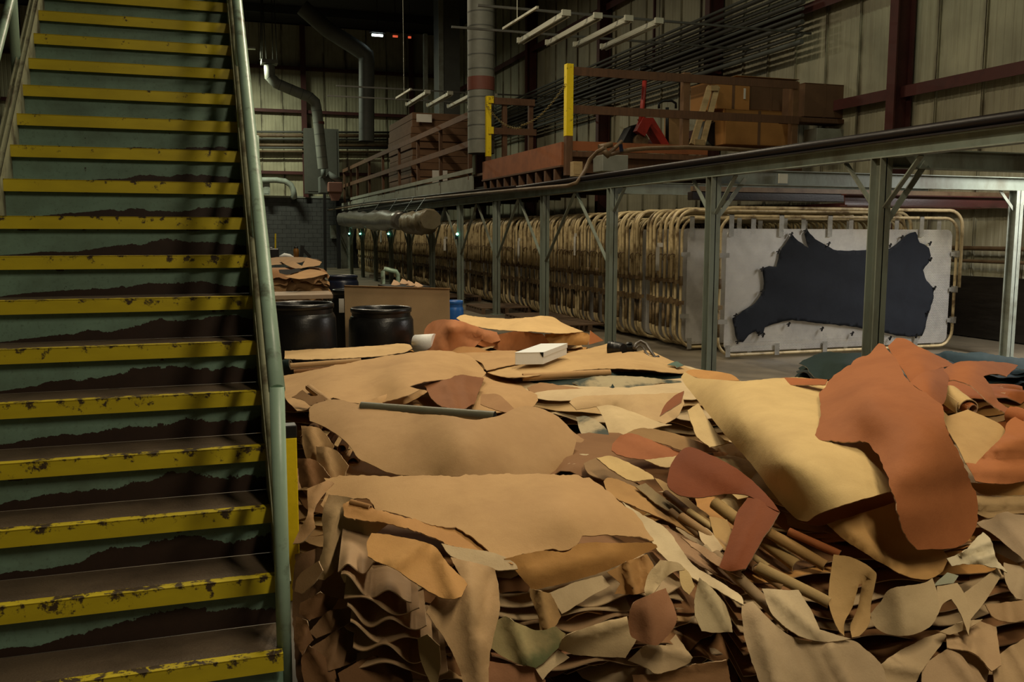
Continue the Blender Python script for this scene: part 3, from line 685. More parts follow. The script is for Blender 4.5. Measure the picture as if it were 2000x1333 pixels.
put('board', MB().box((PX-.09, PY0+.08, 2.80), (PX-.05, 19.42, 3.19)), m_woodred, kb); put('edge_strip', MB().box((PX-.11, PY0+.08, 2.77), (PX-.04, 19.42, 2.80)), m_wood, kb)
mb = MB(); a = Vector((PX-.07, 19.2, 4.40)); b = Vector((PX-.07, PY0-.05, 4.15)); n = 64
for i in range(n):
    t = (i+.5)/n; c = a.lerp(b, t); c.z -= .62*4*t*(1-t)*(1 if t < .5 else .92); u = (b-a).normalized(); w_ = Vector((1, 0, 0)) if i % 2 else Vector((0, 0, 1))
    mb.tube([c + u*(.05*math.cos(q*math.pi/3)) + w_*(.020*math.sin(q*math.pi/3)) for q in range(6)], .0045, 5, closed=True)
single('safety_chain', mb, M('tarnished_brass_chain', (.24, .17, .04), .5), 'drooping yellowish chain between the two yellow posts', 'chain')
# goods on the platform
def box_px(name, x0, y0, x1, y1, Y, depth, mat, label, cat, par=None, bev=.01):
    a, b = yp(x0, y0, Y), yp(x1, y1, Y); return single(name, MB().box((a.x, Y, b.z), (b.x, Y+depth, a.z)), mat, label, cat, bev=bev) if par is None else put(name, MB().box((a.x, Y, b.z), (b.x, Y+depth, a.z)), mat, par, bev)
def carton(x0, y0, x1, y1, Y, depth, mat, label, flaps=False):
    a, b = yp(x0, y0, Y), yp(x1, y1, Y); t = thing('carton', label, 'carton', ((a.x+b.x)/2, Y+depth/2, b.z))
    put('body', MB().box((a.x, Y, b.z), (b.x, Y+depth, a.z)), mat, t, .012)
    put('top_flap', MB().box((a.x, Y-.003, a.z-.004), (b.x, Y+depth/2-.005, a.z+.006)), mat, t)
    put('top_flap', MB().box((a.x, Y+depth/2+.005, a.z-.004), (b.x, Y+depth, a.z+.006)), mat, t)
    put('tape', MB().box(((a.x+b.x)/2-.03, Y-.005, b.z), ((a.x+b.x)/2+.03, Y-.002, a.z)), m_carddark, t)
    if flaps:
        put('side_flap', MB().bar((b.x, Y+depth/2, a.z), (b.x+.25, Y+depth/2, a.z+.1), depth, .01, (0, 0, 1)), mat, t)
    return t
m_cardO = M('orange_brown_cardboard', (.40, .19, .05), .8, dirt=(.25, .11, .03), dscale=2, vary=.15)
c1 = carton(1400, 155, 1464, 216, 15.6, 1.0, m_cardO, 'upper orange brown carton with a hole, on the platform')
a = yp(1455, 183, 15.58); put('hand_hole', MB().box((a.x-.02, 15.585, a.z-.1), (a.x+.02, 15.595, a.z+.1)), m_paper, c1)
carton(1464, 158, 1546, 219, 15.7, 1.0, m_carddark, 'dark brown carton beside the orange brown one, on the platform')
carton(1418, 213, 1545, 287, 15.5, 1.1, m_cardO, 'large orange brown carton at the bottom of the pile')
carton(1572, 162, 1648, 232, 14.8, .7, m_carddark, 'dark open carton right of the brown timber post', True)
box_px('flat_sheet', 1438, 148, 1562, 155, 15.6, 1.2, m_card, 'flat brown sheet lying on top of the cartons', 'sheet')
box_px('plank_stack', 1545, 228, 1660, 243, 14.75, .4, m_wood, 'dark planks stacked under the open carton', 'planks')
box_px('pale_panel', 1596, 250, 1662, 288, 14.75, .4, m_fascia, 'pale green panel lying at the platform edge', 'panel')
pl = thing('leaning_pallet', 'raw pine pallet leaning on the cartons', 'pallet', yp(1375, 285, 15.0))
for (a, b, dy) in (((1352, 283), (1386, 170), 0), ((1371, 284), (1400, 170), .0), ((1352, 283), (1386, 170), .7), ((1371, 284), (1400, 170), .7)):
    put('slat', MB().bar(yp(*a, 15.05+dy), yp(*b, 15.45+dy), .07, .10, (1, 0, 0)), m_woodlight, pl)
for t in (.04, .5, .97):
    p = yp(1352, 283, 15.05).lerp(yp(1386, 170, 15.45), t); q = yp(1371, 284, 15.05).lerp(yp(1400, 170, 15.45), t)
    put('cross_block', MB().bar(p, q, .16, .10), m_woodlight, pl)
pj = thing('pallet_jack', 'red pallet jack standing behind the platform guardrail', 'pallet jack', yp(1262, 288, 16))
Yj = 16.0
put('handle_shaft', MB().tube([yp(1250, 248, Yj), yp(1254, 215, Yj), yp(1259, 158, Yj)], .045, 10), m_redpaint, pj)
put('grip_loop', MB().tube([yp(x, y, Yj) for x, y in ((1259, 160), (1252, 150), (1249, 138), (1252, 131), (1262, 129), (1272, 132), (1275, 140), (1267, 150), (1260, 158))], .02, 8), m_blackmetal, pj)
put('hydraulic_body', MB().bar(yp(1248, 262, Yj), yp(1262, 234, Yj), .16, .2), m_redpaint, pj)
put('mast_plate', MB().prism([yp(x, y, Yj) for x, y in ((1258, 230), (1276, 230), (1310, 286), (1294, 286), (1268, 245))], (0, .3, 0)), m_redpaint, pj)
put('wheel', MB().tube([yp(1254, 275, Yj), yp(1254, 275, Yj)+Vector((0, .12, 0))], .14, 18), m_rustpipe, pj)
put('battery_cover', MB().prism([yp(x, y, Yj+.15) for x, y in ((1214, 282), (1232, 248), (1246, 242), (1252, 284))], (0, .3, 0)), m_blackmetal, pj)
hj = thing('hand_truck', 'black handled truck standing right of the red pallet jack', 'hand truck', yp(1303, 285, 16.2))
put('post', MB().tube([yp(1303, 284, 16.2), yp(1303, 210, 16.2)], .035, 8), m_blackmetal, hj)
put('handle_bar', MB().tube([yp(x, y, 16.2) for x, y in ((1287, 212), (1287, 202), (1295, 197), (1312, 197), (1320, 202), (1320, 212))], .025, 8), m_blackmetal, hj)
put('foot_plate', MB().box((yp(1290, 284, 16.2).x, 16.1, DZ), (yp(1318, 284, 16.2).x, 16.5, DZ+.05)), m_blackmetal, hj)
box_px('leaning_sheet', 1300, 228, 1340, 318, 16.8, .06, m_card, 'tan sheet leaning behind the hand truck', 'sheet')
mc_ = thing('machine_part', 'grey and black motor unit behind the leaning pallet', 'machine', yp(1395, 285, 16))
a, b = yp(1380, 235, 15.9), yp(1404, 285, 15.9); put('housing', MB().box((a.x, 15.9, b.z), (b.x, 16.3, a.z)), m_galv, mc_, .03); put('motor', MB().tube([yp(1402, 262, 15.88), yp(1402, 262, 15.88)+Vector((0, .4, 0))], .24, 18), m_blackmetal, mc_)
# brown flat-packed stack far back on the platform
bs = thing('carton_stack', 'tall dark brown stack of flattened cartons behind the guardrail', 'cartons', (7.3, 31, DZ))
a, b = xp(806, 225, 6.3), xp(770, 320, 6.3)
for i in range(11):
    z0 = DZ+.01+i*.225; j = random.uniform(-.06, .06)
    put('flat_carton', MB().box((6.36+j, 29.0+j, z0), (8.35+j, 32.8+j*2, z0+.215)), m_carddark, bs, .01)
put('shipping_label', MB().box((7.0, 28.92, 3.25), (7.5, 28.93, 3.65)), m_paper, bs); put('shipping_label', MB().box((6.5, 28.92, 5.15), (7.0, 28.93, 5.4)), m_paper, bs)

# ------------------------------------------------------------------ strip fixtures hung over the platform (unlit)
def fixture(p, q, label, mat=m_fix):
    p, q = Vector(p), Vector(q); t = thing('strip_fixture', label, 'light fixture', (p+q)/2, 'unlit strip lights above the platform')
    put('housing', MB().bar(p, q, .09, .07), mat, t); put('end_cap', MB().bar(p-(q-p)*.012, p+(q-p)*.012, .16, .10), mat, t); put('end_cap', MB().bar(q-(q-p)*.012, q+(q-p)*.012, .16, .10), mat, t)
    for s in (-1, 1): put('tube', MB().tube([p+Vector((s*.05, 0, -.06)), q+Vector((s*.05, 0, -.06))], .018, 8), mat, t)
for g, (zz, ya, yb) in enumerate(((5.45, 15.25, 17.65), (5.6, 25.7, 28.3))):
    for k in range(4):
        x = 6.1+k*.60 if g == 0 else 6.1+k*.66
        fixture((x, ya, zz+.0), (x, yb, zz+.0), 'unlit white strip light in the %s group, %s from the aisle' % ('near' if g == 0 else 'far', ordn(k+1)))
    for y in (ya+.35, yb-.3):
        single('support_strut', MB().box((3.6 if g else 4.6, y-.02, zz+.07), (WX-.1, y+.02, zz+.11)), m_greypipe, 'thin strut carrying the %s strip lights, at their %s ends' % ('near' if g == 0 else 'far', 'near' if y < (ya+yb)/2 else 'far'), 'strut', 'struts for strip lights')
single('support_strut', MB().bar(xp(983, 56, 5.3), xp(1050, 14, 5.3), .04, .04).box((5.295, xp(1010, 40, 5.3).y-.005, xp(1010, 40, 5.3).z), (5.305, xp(1010, 40, 5.3).y+.005, 11.2)), m_fix, 'pale loose strut tilted left of the near strip lights', 'strut')
single('support_strut', MB().bar(xp(774, 192, 5.3), xp(803, 174, 5.3), .05, .05).box((5.295, xp(789, 183, 5.3).y-.005, xp(789, 183, 5.3).z), (5.305, xp(789, 183, 5.3).y+.005, 11.2)), m_fix, 'pale loose strut tilted left of the far strip lights', 'strut')
# lit tube and heater elements in the dark roof
def little(name, px, py, L, mat, label, Y):
    p = yp(px, py, Y); t = thing(name, label, 'lamp', p)
    put('tube', MB().tube([p-Vector((L/2, 0, 0)), p+Vector((L/2, 0, 0))], .045, 8), mat, t); put('reflector', MB().box((p.x-L/2-.1, p.y-.1, p.z+.09), (p.x+L/2+.1, p.y+.1, p.z+.14)), m_blackmetal, t); put('hanger', MB().box((p.x-.01, p.y-.01, p.z+.14), (p.x+.01, p.y+.01, 11.2)), m_blackmetal, t)
little('lit_tube', 737, 69, .42, m_lit, 'small bright white tube glowing under the dark roof', 36)
little('heater_element', 772, 71, .20, m_heat, 'reddish heater element left in the dark roof', 38)
little('heater_element', 800, 73, .12, m_heat, 'fainter reddish heater element right in the dark roof', 38.5)
# unseen lamps that light the hall, some of them added: their housings
for p, pw, c, hd, lab in LAMPS:
    t = thing('unseen_hall_lamp', 'white ' + lab, 'lamp', p, 'hall strip lights')
    d = Vector((0, 1.2, 0)) if hd == 'y' else Vector((1.2, 0, 0)); P = Vector(p)
    put('housing', MB().bar(P-d, P+d, .22, .08), m_fix, t)
    for s in (-1, 1):
        put('hanger_rod', MB().tube([P+d*(s*.8), Vector((p[0]+d.x*s*.8, p[1]+d.y*s*.8, 11.15))], .008, 6), m_greypipe, t)

# ------------------------------------------------------------------ ducts
def duct(name, pts, r, mat, label, seg, band=None, n=22):
    """round spiral duct: smooth tube plus raised seams"""
    pts = [Vector(p) for p in pts]; t = thing(name, label, 'duct', pts[-1])
    dense = []
    for a, b in zip(pts, pts[1:]):
        m = max(1, int((b-a).length/.15)); dense += [a.lerp(b, k/m) for k in range(m)]
    dense.append(pts[-1]); put('duct_wall', MB().tube(dense, r, n, cap=False), mat, t)
    d = 0; mb = MB()
    for a, b in zip(dense, dense[1:]):
        d += (b-a).length
        if d > seg:
            d = 0; u = (b-a).normalized(); tl = u.orthogonal().normalized()*.04
            mb.tube([a-u*.012, a+u*.012], r*1.018, n, cap=False)
    put('spiral_seam', mb, m_galvdark, t)
    if band:
        a, b = band; put('red_band', MB().tube([a, b], r*1.03, n, cap=False), m_ductband, t)
    put('inner_dark', MB().tube([dense[-2], dense[-1]], r*.96, n, cap=True), m_joint, t)  # black disc standing in for the shade inside the open duct end
    return t
dx = (yp(914, 250, 19.75).x+yp(965, 250, 19.75).x)/2
duct('spiral_duct', [(dx, 19.75, 11.1), (dx, 19.75, 3.40)], .297, m_galv, 'large grey spiral duct coming down at the yellow post', .235, ((dx, 19.75, yp(940, 152, 19.75).z), (dx, 19.75, yp(940, 178, 19.75).z)))
P = [yp(590, 14, 36), yp(640, 58, 36), yp(700, 96, 36), yp(716, 108, 36), yp(716, 140, 36), yp(716, 276, 36)]
duct('spiral_duct', P, .30, m_galvdark, 'dark elbowed duct dropping from the roof at the far end', .5)
P = [yp(526, 128, 39), yp(527, 150, 39), yp(540, 163, 39), yp(575, 178, 39), yp(605, 190, 39), yp(616, 200, 39), yp(620, 225, 39), yp(631, 330, 39)]
duct('spiral_duct', P, .215, m_galv, 'pale double elbow duct in front of the far wall', .45, (yp(623, 238, 39), yp(623.4, 243, 39)))
hd = thing('exhaust_hood', 'flat grey hood on rods above the pale duct', 'hood', yp(526, 125, 39))
a, b = yp(510, 117, 39), yp(542, 126, 39); put('hood_plate', MB().box((a.x, 38.7, b.z), (b.x, 39.4, a.z)), m_galv, hd)
for px in (509, 512, 520, 533, 541):
    p = yp(px, 117, 39); put('rod', MB().tube([p, Vector((p.x+random.uniform(-.1, .1), p.y, 11.2))], .02, 6), m_greypipe, hd)
# dust collector under it
dc = thing('dust_collector', 'small grey and pink fan unit below the pale duct', 'machine', yp(650, 400, 40))
a, b = yp(624, 345, 40), yp(650, 378, 40); put('cabinet', MB().box((a.x, 40, b.z), (b.x, 40.6, a.z)), m_galvdark, dc, .03)
a, b = yp(640, 356, 39.8), yp(668, 376, 39.8); put('hopper', MB().box((a.x, 39.6, b.z), (b.x, 40.3, a.z)), M('faded_pink_paint', (.26, .12, .09), .6), dc, .03)
put('cone', MB().prism([yp(x, y, 39.8) for x, y in ((643, 376), (668, 376), (662, 392), (649, 392))], (0, .4, 0)), M('faded_pink_paint', (.26, .12, .09)), dc)
put('outlet', MB().tube([yp(640, 340, 40), yp(666, 356, 40)], .14, 12), m_galvdark, dc); put('stand', MB().bar(yp(634, 378, 40), (yp(634, 470, 40).x, 40, 0), .12, .12), m_blackmetal, dc)
put('inlet', MB().tube([yp(631, 329, 39.9), yp(632, 348, 39.9)], .1, 10), m_galvdark, dc)
# column clad duct right of the far ducts, tall grey cabinet and far pipes
cc = thing('clad_column', 'tall blue grey boxed riser against the right wall', 'column', (9.8, 33, 0))
a, b = yp(856, 60, 33), yp(898, 60, 33); put('riser_box', MB().box((a.x, 33, DZ), (b.x, 33.7, 11)), m_galvdark, cc); put('edge_channel', MB().box((a.x, 32.96, DZ), (a.x+.18, 33, 11)), m_greenlight, cc)
a, b = yp(828, 60, 35), yp(835, 60, 35); single('service_riser', MB().box((a.x, 35, DZ), (b.x, 35.2, 9.2)), m_greenlight, 'narrow pale riser left of the boxed one', 'pipe')
a, b = yp(594, 250, 42), yp(663, 340, 42); single('wall_cabinet', MB().box((a.x, 42, 3.4), (b.x, 42.5, a.z)).box((a.x+.1, 41.98, 3.5), (b.x-.1, 42, a.z-.1)), M('olive_grey_duct_cladding', (.075, .075, .06), .7), 'tall grey boxed duct behind the pale duct on the far wall', 'cabinet')
for k, (y, r) in enumerate(((257, .05), (264, .09), (271, .05), (283, .07), (288, .05), (295, .05))):
    a, b = yp(400, y, FY-.33), yp(800, y+2, FY-.33); single('far_pipe', MB().tube([a, b], r, 8), m_rustpipe if k % 2 else m_greypipe, 'horizontal pipe on the far wall, %s from the top' % ordn(k+1), 'pipe', 'pipes on the far wall')
pts = [yp(x, y, 43.2) for x, y in ((490, 352), (540, 352), (556, 354), (568, 361), (573, 372), (575, 384))]; pts.append(Vector((pts[-1].x, FY+.1, pts[-1].z))); single('vent_pipe', MB().tube(pts, .13, 10), m_greenlight, 'pale curved pipe ending on the block wall', 'pipe')
a, b = yp(513, 356, 43.5), yp(527, 381, 43.5); single('meter_box', MB().box((a.x, 43.3, b.z), (b.x, 43.5, a.z)).box((a.x+.05, 43.28, b.z+.05), (b.x-.05, 43.3, a.z-.05)), m_greenlight, 'small pale box above the block wall', 'box')
a, b = yp(645, 440, 43.8), yp(656, 466, 43.8); single('switch_box', MB().box((a.x, 43.6, b.z), (b.x, 43.9, a.z)).box((a.x+.04, 43.58, b.z+.06), (b.x-.04, 43.6, a.z-.2)), m_greenlight, 'pale switch box on the block wall', 'box')
dr = thing('door_1', 'pale green door at the far end of the frame row', 'door', yp(678, 520, 43), kind='structure')
a, b = yp(665, 432, 43), yp(690, 512, 43); put('leaf', MB().box((a.x, 43, 0), (b.x, 43.06, 2.2)), m_greenlight, dr); put('rail_strip', MB().box((a.x+.25, 42.98, 0), (a.x+.29, 43, 2.2)), m_green, dr); put('handle', MB().box((b.x-.14, 42.94, .95), (b.x-.06, 43, 1.1)), m_bracket, dr)
single('dark_post', MB().box((yp(657, 440, 42.8).x, 42.7, 0), (yp(664, 440, 42.8).x, 42.85, 3.2)), m_blackmetal, 'dark post left of the pale green door', 'post')

# ------------------------------------------------------------------ leather: sheets with their own height, folds and thickness
import numpy as np
TAN = (.50, .335, .185); BEI = (.46, .315, .18); LIGHT = (.62, .46, .27); CREAM = (.64, .50, .27); ORT = (.50, .28, .105); RUSTL = (.36, .125, .045); DRUST = (.25, .085, .035)
PALE = (.58, .48, .34); GREYP = (.46, .37, .27); BROWN = (.24, .13, .065); PINK = (.36, .19, .115); TEAL = (.016, .034, .036); BLUE = (.035, .075, .11); WHITE = (.66, .62, .50)
def tps(ctrl):
    """smooth surface through control points: (px, py, height) -> function giving inverse distance"""
    P = np.array([(c[0]/400, c[1]/400) for c in ctrl]); q = np.array([-ray(c[0], c[1]).z/(EYE-c[2]) for c in ctrl])
    n = len(P); d2 = ((P[:, None]-P[None])**2).sum(-1); K = np.where(d2 > 0, d2*np.log(d2+1e-12), 0)+np.eye(n)*2e-3
    A = np.zeros((n+3, n+3)); A[:n, :n] = K; A[:n, n] = 1; A[:n, n+1:] = P; A[n, :n] = 1; A[n+1:, :n] = P.T
    s = np.linalg.solve(A + np.eye(n+3)*1e-9, np.concatenate([q, [0, 0, 0]]))
    def f(x, y):
        r2 = ((P-np.array((x/400, y/400)))**2).sum(-1); return float((s[:n]*np.where(r2 > 0, r2*np.log(r2+1e-12), 0)).sum()+s[n]+s[n+1]*x/400+s[n+2]*y/400)
    return f
def sheet_obj(name, vs, fs, mat, under, thick, label, group, col, face=None):
    """a sheet of leather with real thickness: smooth grain side, flesh side and a crisp cut edge"""
    vs = [Vector(v) for v in vs]; nr = [Vector((0, 0, 0)) for _ in vs]
    def fn(f):
        n = Vector((0, 0, 0))
        for i in range(1, len(f)-1): n += (vs[f[i]]-vs[f[0]]).cross(vs[f[i+1]]-vs[f[0]])
        return n
    if face is not None:
        t = sum(fn(f).dot(face-vs[f[0]]) for f in fs)
        if t < 0: fs = [tuple(reversed(f)) for f in fs]
    for f in fs:
        n = fn(f)
        for i in f: nr[i] += n
    lo = [v-n.normalized()*thick if n.length > 1e-12 else v.copy() for v, n in zip(vs, nr)]
    N = len(vs); ed = {}
    for f in fs:
        for a, b in zip(f, f[1:]+f[:1]): ed[(a, b)] = 1
    mb = MB(); mb.add(vs, fs, True); mb.add(lo, [tuple(reversed(f)) for f in fs], True); nf = len(mb.f)
    for (a, b) in ed:
        if (b, a) not in ed: mb.add([vs[b], vs[a], lo[a], lo[b]], [(0, 1, 2, 3)], False)
    o = single(name, mb, mat, label, 'hide', group, color=col); o.data.materials.append(under)
    mi = [0]*len(fs) + [1]*(len(mb.f)-len(fs)); o.data.polygons.foreach_set('material_index', mi)
    return o
def sat(c): return (c[0]*.98, c[1]*.90, c[2]*.74)
HN = [0]
def hide(label, outline, ctrl, col, rough=3.0, lift=0.0, folds=(), step=15, mat=None, wr=.006, curl=0.0, name='leather_hide', under=None, thick=.0045):
    HN[0] += 1; sd = HN[0]
    pl = resample(outline, max(4, step*.42), rough*.7, sd)
    V, Fc = cdt_fill(pl, step); f = tps(ctrl); pla = np.array(pl)
    vs = []
    for v in V:
        q = max(.05, f(v.x, v.y)); d = 1/q - lift
        d += wr*1.0*mnoise.noise(Vector((v.x*.012+sd*3, v.y*.02, sd*1.7))) + wr*.4*mnoise.noise(Vector((v.x*.04+sd, v.y*.05, sd)))
        for (x0, y0, x1, y1, w_, a) in folds:
            ux, uy = x1-x0, y1-y0; L2 = ux*ux+uy*uy; t = max(0, min(1, ((v.x-x0)*ux+(v.y-y0)*uy)/L2)); dd = math.hypot(v.x-x0-t*ux, v.y-y0-t*uy); d -= a*math.exp(-(dd/w_)**2)
        if curl:
            e = math.sqrt(float(((pla-np.array((v.x, v.y)))**2).sum(-1).min())); d += curl*math.exp(-(e/(step*.9))**2)*(1+.8*mnoise.noise(Vector((v.x*.03, v.y*.03, sd))))
        vs.append(dp(v.x, v.y, d))
    return sheet_obj(name, vs, [tuple(x) for x in Fc], mat or m_hide, under or m_suede, thick, label, 'loose leather hides', sat(col), CAMP)
def layer(c, ex, ey, z, grow, droop, col, label, rot=0.0, wave=.02, seed=0, nA=72, sq=3.2, group=None):
    """a whole hide lying in a stack: flat in the middle, its free edge sagging in waves"""
    rnd = random.Random(seed); ph = [rnd.uniform(0, 6.28) for _ in range(4)]; mb = MB(); vs = []; rings = (.0, .55, .80, .92, 1.0, 1.05, 1.09); fs = []
    for ri, r in enumerate(rings):
        for k in range(nA):
            a = 2*math.pi*k/nA; ca, sa = math.cos(a), math.sin(a)
            R = (abs(ca)**sq+abs(sa)**sq)**(-1/sq)*(1+.05*math.sin(2*a+ph[0])+.035*math.sin(5*a+ph[1])+.025*math.sin(11*a+ph[2]))
            x, y = ca*R*ex*r*(grow), sa*R*ey*r*(grow); e = max(0, (r-.80)/.29)
            zz = z - droop*e*e*(1+.5*math.sin(3*a+ph[3])) + wave*e*(math.sin(9*a+ph[1])+.6*math.sin(17*a+ph[0]))
            vs.append((c[0]+x*math.cos(rot)-y*math.sin(rot), c[1]+x*math.sin(rot)+y*math.cos(rot), max(.006, zz)))
    for ri in range(len(rings)-1):
        for k in range(nA): fs.append((ri*nA+k, ri*nA+(k+1) % nA, (ri+1)*nA+(k+1) % nA, (ri+1)*nA+k))
    return sheet_obj('leather_hide', vs, fs, m_hide, m_suede, .004, label, group, sat(col), Vector((c[0], c[1], 50)))
def stack(c, ex, ey, z0, z1, n, cols, where, rot, seed, droop=.05, wave=.018, taper=0.0):
    for i in range(n):
        t = i/(n-1); rnd = random.Random(seed*100+i); cc = (c[0]+rnd.uniform(-.03, .03), c[1]+rnd.uniform(-.03, .03))
        col = rnd.choice(cols); k = rnd.uniform(.85, 1.1); col = tuple(x*k for x in col)
        layer(cc, ex*(1-taper*t), ey*(1-taper*t), z0+(z1-z0)*t, rnd.uniform(.9, 1.06), droop*rnd.uniform(.5, 1.3), col, 'hide edge in %s, %s from the floor' % (where, ordn(i+1)), rot, wave*rnd.uniform(.4, 1.3), seed*31+i, group='stacked hides in ' + where)
def scroll(label, a, b, r, col, turns=1.15, start=0.0, mat=None, thick=.004, n=20, r1=None):
    """a hide edge rolled into a scroll between two points"""
    a, b = Vector(a), Vector(b); d = (b-a).normalized(); u = Vector((0, 0, 1)); u = (u-d*u.dot(d)).normalized(); v = d.cross(u); vs = []; fs = []; m = 9; sd = random.random()*50
    for j in range(m):
        t = j/(m-1); c = a.lerp(b, t)
        for i in range(n+1):
            th = start+turns*2*math.pi*i/n; rr = (r+((r1 or r)-r)*t)*(1-.28*i/n)*(1+.08*mnoise.noise(Vector((th, t*4, sd)))); vs.append(c+(u*math.cos(th)+v*math.sin(th))*rr)
    for j in range(m-1):
        for i in range(n): fs.append((j*(n+1)+i, j*(n+1)+i+1, (j+1)*(n+1)+i+1, (j+1)*(n+1)+i))
    return sheet_obj('rolled_hide', vs, fs, mat or m_hide, m_suede, thick, label, 'rolled leather hides', sat(col))
def wavy(label, path, z0, z1, back, col, amp, freq, seed, lift=0.0):
    """a hide whose front edge hangs in corrugated folds; path: pixel points of the edge with heights z0..z1, running back into the stack"""
    rnd = random.Random(seed); n = 60; ph = rnd.uniform(0, 6.28); vs = []; fs = []; m = 7
    for i in range(n+1):
        t = i/n; s = t*(len(path)-1); k = min(len(path)-2, int(s)); u = s-k
        x = path[k][0]+(path[k+1][0]-path[k][0])*u; y = path[k][1]+(path[k+1][1]-path[k][1])*u; z = z0+(z1-z0)*t
        p = zp(x, y, z); p = p - (p-CAMP).normalized()*lift
        wv = (math.sin(freq*2*math.pi*t+ph)+.3*math.sin(freq*.9*math.pi*t+ph*2))*(.6+.7*abs(math.sin(2.2*t+ph)))
        for j in range(m):
            q = j/(m-1); f_ = (1-q)**1.5
            vs.append(p + Vector((back[0]*q, back[1]*q, back[2]*q)) + Vector((0, 0, amp*wv*f_)) + Vector((0, -.25*amp*wv*f_, 0)))
    for i in range(n):
        for j in range(m-1): fs.append((i*m+j, i*m+j+1, (i+1)*m+j+1, (i+1)*m+j))
    return sheet_obj('leather_hide', vs, fs, m_hide, m_suede, .004, label, 'corrugated hide edges', sat(col), CAMP+Vector((0, 0, 3)))
MIX = [TAN, BEI, LIGHT, ORT, PALE, BROWN, GREYP]
# --- stack bodies
stack((.92, 3.36), .50, .40, .03, .48, 15, [TAN, BEI, BROWN, PINK, PALE, BROWN], 'the front left stack', -.25, 1, .05, .020, .22)
stack((1.02, 4.70), .60, .40, .03, .40, 16, [TAN, BEI, BROWN, LIGHT], 'the second stack', -.16, 2, .05)
stack((1.35, 6.55), .85, .95, .03, .52, 15, [TAN, BEI, LIGHT, BROWN], 'the wide low stack by the barrels', -.16, 3, .05)
stack((3.15, 6.5), .85, .85, .03, .50, 15, [TAN, BEI, TEAL, LIGHT, PALE], 'the low stack under the white carton', -.16, 4, .05)
stack((2.90, 3.38), .95, .95, .03, .60, 30, [TAN, PALE, ORT, GREYP, CREAM, BROWN], 'the tall right stack', -.30, 5, .05, .020, .36)
stack((3.95, 4.22), .85, .46, .03, .74, 28, [TAN, ORT, RUSTL, BROWN, PALE], 'the back of the right stack', -.12, 13, .05, .018, .34)
stack((1.58, 3.30), .36, .58, .03, .33, 12, [TAN, BROWN, GREYP, BROWN], 'the low heap between the stacks', -.25, 12, .04, .018, .1)
stack((2.15, 4.3), .45, .5, .03, .48, 14, [TAN, PALE, ORT, CREAM, BROWN], 'the heap between the front stacks', -.5, 6, .05)
stack((2.75, 8.55), .78, .30, .03, .60, 13, [RUSTL, ORT, TAN, LIGHT], 'the rust stack at the back', -.16, 7, .04)
stack((5.75, 7.05), .36, .35, .03, .40, 11, [TEAL, (.03, .04, .045)], 'the dark teal stack', 0, 8, .06)
stack((7.1, 6.75), .55, .30, .03, .40, 11, [BLUE, (.05, .09, .12)], 'the blue stack at the right edge', 0, 9, .06)

# --- back stack
hide('rust hide crumpled over the left end of the back stack', [(832,640),(850,626),(890,625),(935,640),(970,650),(978,665),(960,672),(940,664),(922,682),(905,690),(880,686),(850,690),(832,688),(828,660)],
     [(840,630,.74),(930,640,.76),(970,660,.68),(850,688,.55),(905,688,.56),(880,640,.78)], (.46, .20, .10), 2, .10, [(880,640,960,655,10,.06),(850,640,860,680,9,.05),(900,650,935,662,6,-.05)], 9)
hide('cream hide spread on top of the back stack', [(892,622),(905,615),(940,620),(1000,622),(1070,618),(1100,632),(1140,648),(1090,652),(1040,648),(980,645),(940,640),(905,630)],
     [(900,618,.80),(1070,619,.80),(1140,648,.70),(980,644,.72),(1040,630,.79)], (.72, .53, .29), 1.6, .05, [(1060,620,1110,640,8,.04)], 9)
hide('rust hide hanging over the front of the back stack', [(965,655),(1010,648),(1060,652),(1072,668),(1060,680),(1010,685),(985,690),(962,680),(978,668)], [(970,655,.70),(1060,653,.70),(985,688,.55),(1060,680,.56)], (.40, .165, .07), 2, .08, [(1000,650,990,688,7,.04)], 9)
hide('orange tan hide bunched at the right end of the back stack', [(1065,652),(1140,650),(1152,660),(1148,674),(1110,676),(1066,684)], [(1066,653,.69),(1145,652,.68),(1148,674,.58),(1066,683,.55)], ORT, 3, .06, [(1100,655,1085,680,6,.05),(1120,662,1146,668,5,.04)], 8)
hide('pointed rust scrap standing at the right tip of the back stack', [(1153,646,1),(1179,666,1),(1150,674,1)], [(1153,646,.68),(1179,666,.57),(1150,674,.56)], (.42, .16, .06), .8, .08, (), 7)
hide('tan flap lying under the crumpled rust hide', [(872,692),(898,678),(935,680),(968,691),(940,699),(890,699)], [(872,692,.55),(935,680,.60),(968,691,.56),(890,699,.52)], (.52, .30, .14), 2, .12, (), 8)
single('paper_roll', MB().tube([zp(812, 672, .60), zp(828, 672, .62)+Vector((.12, .05, 0))], .085, 18), m_white, 'white paper roll end left of the rust hides', 'roll')
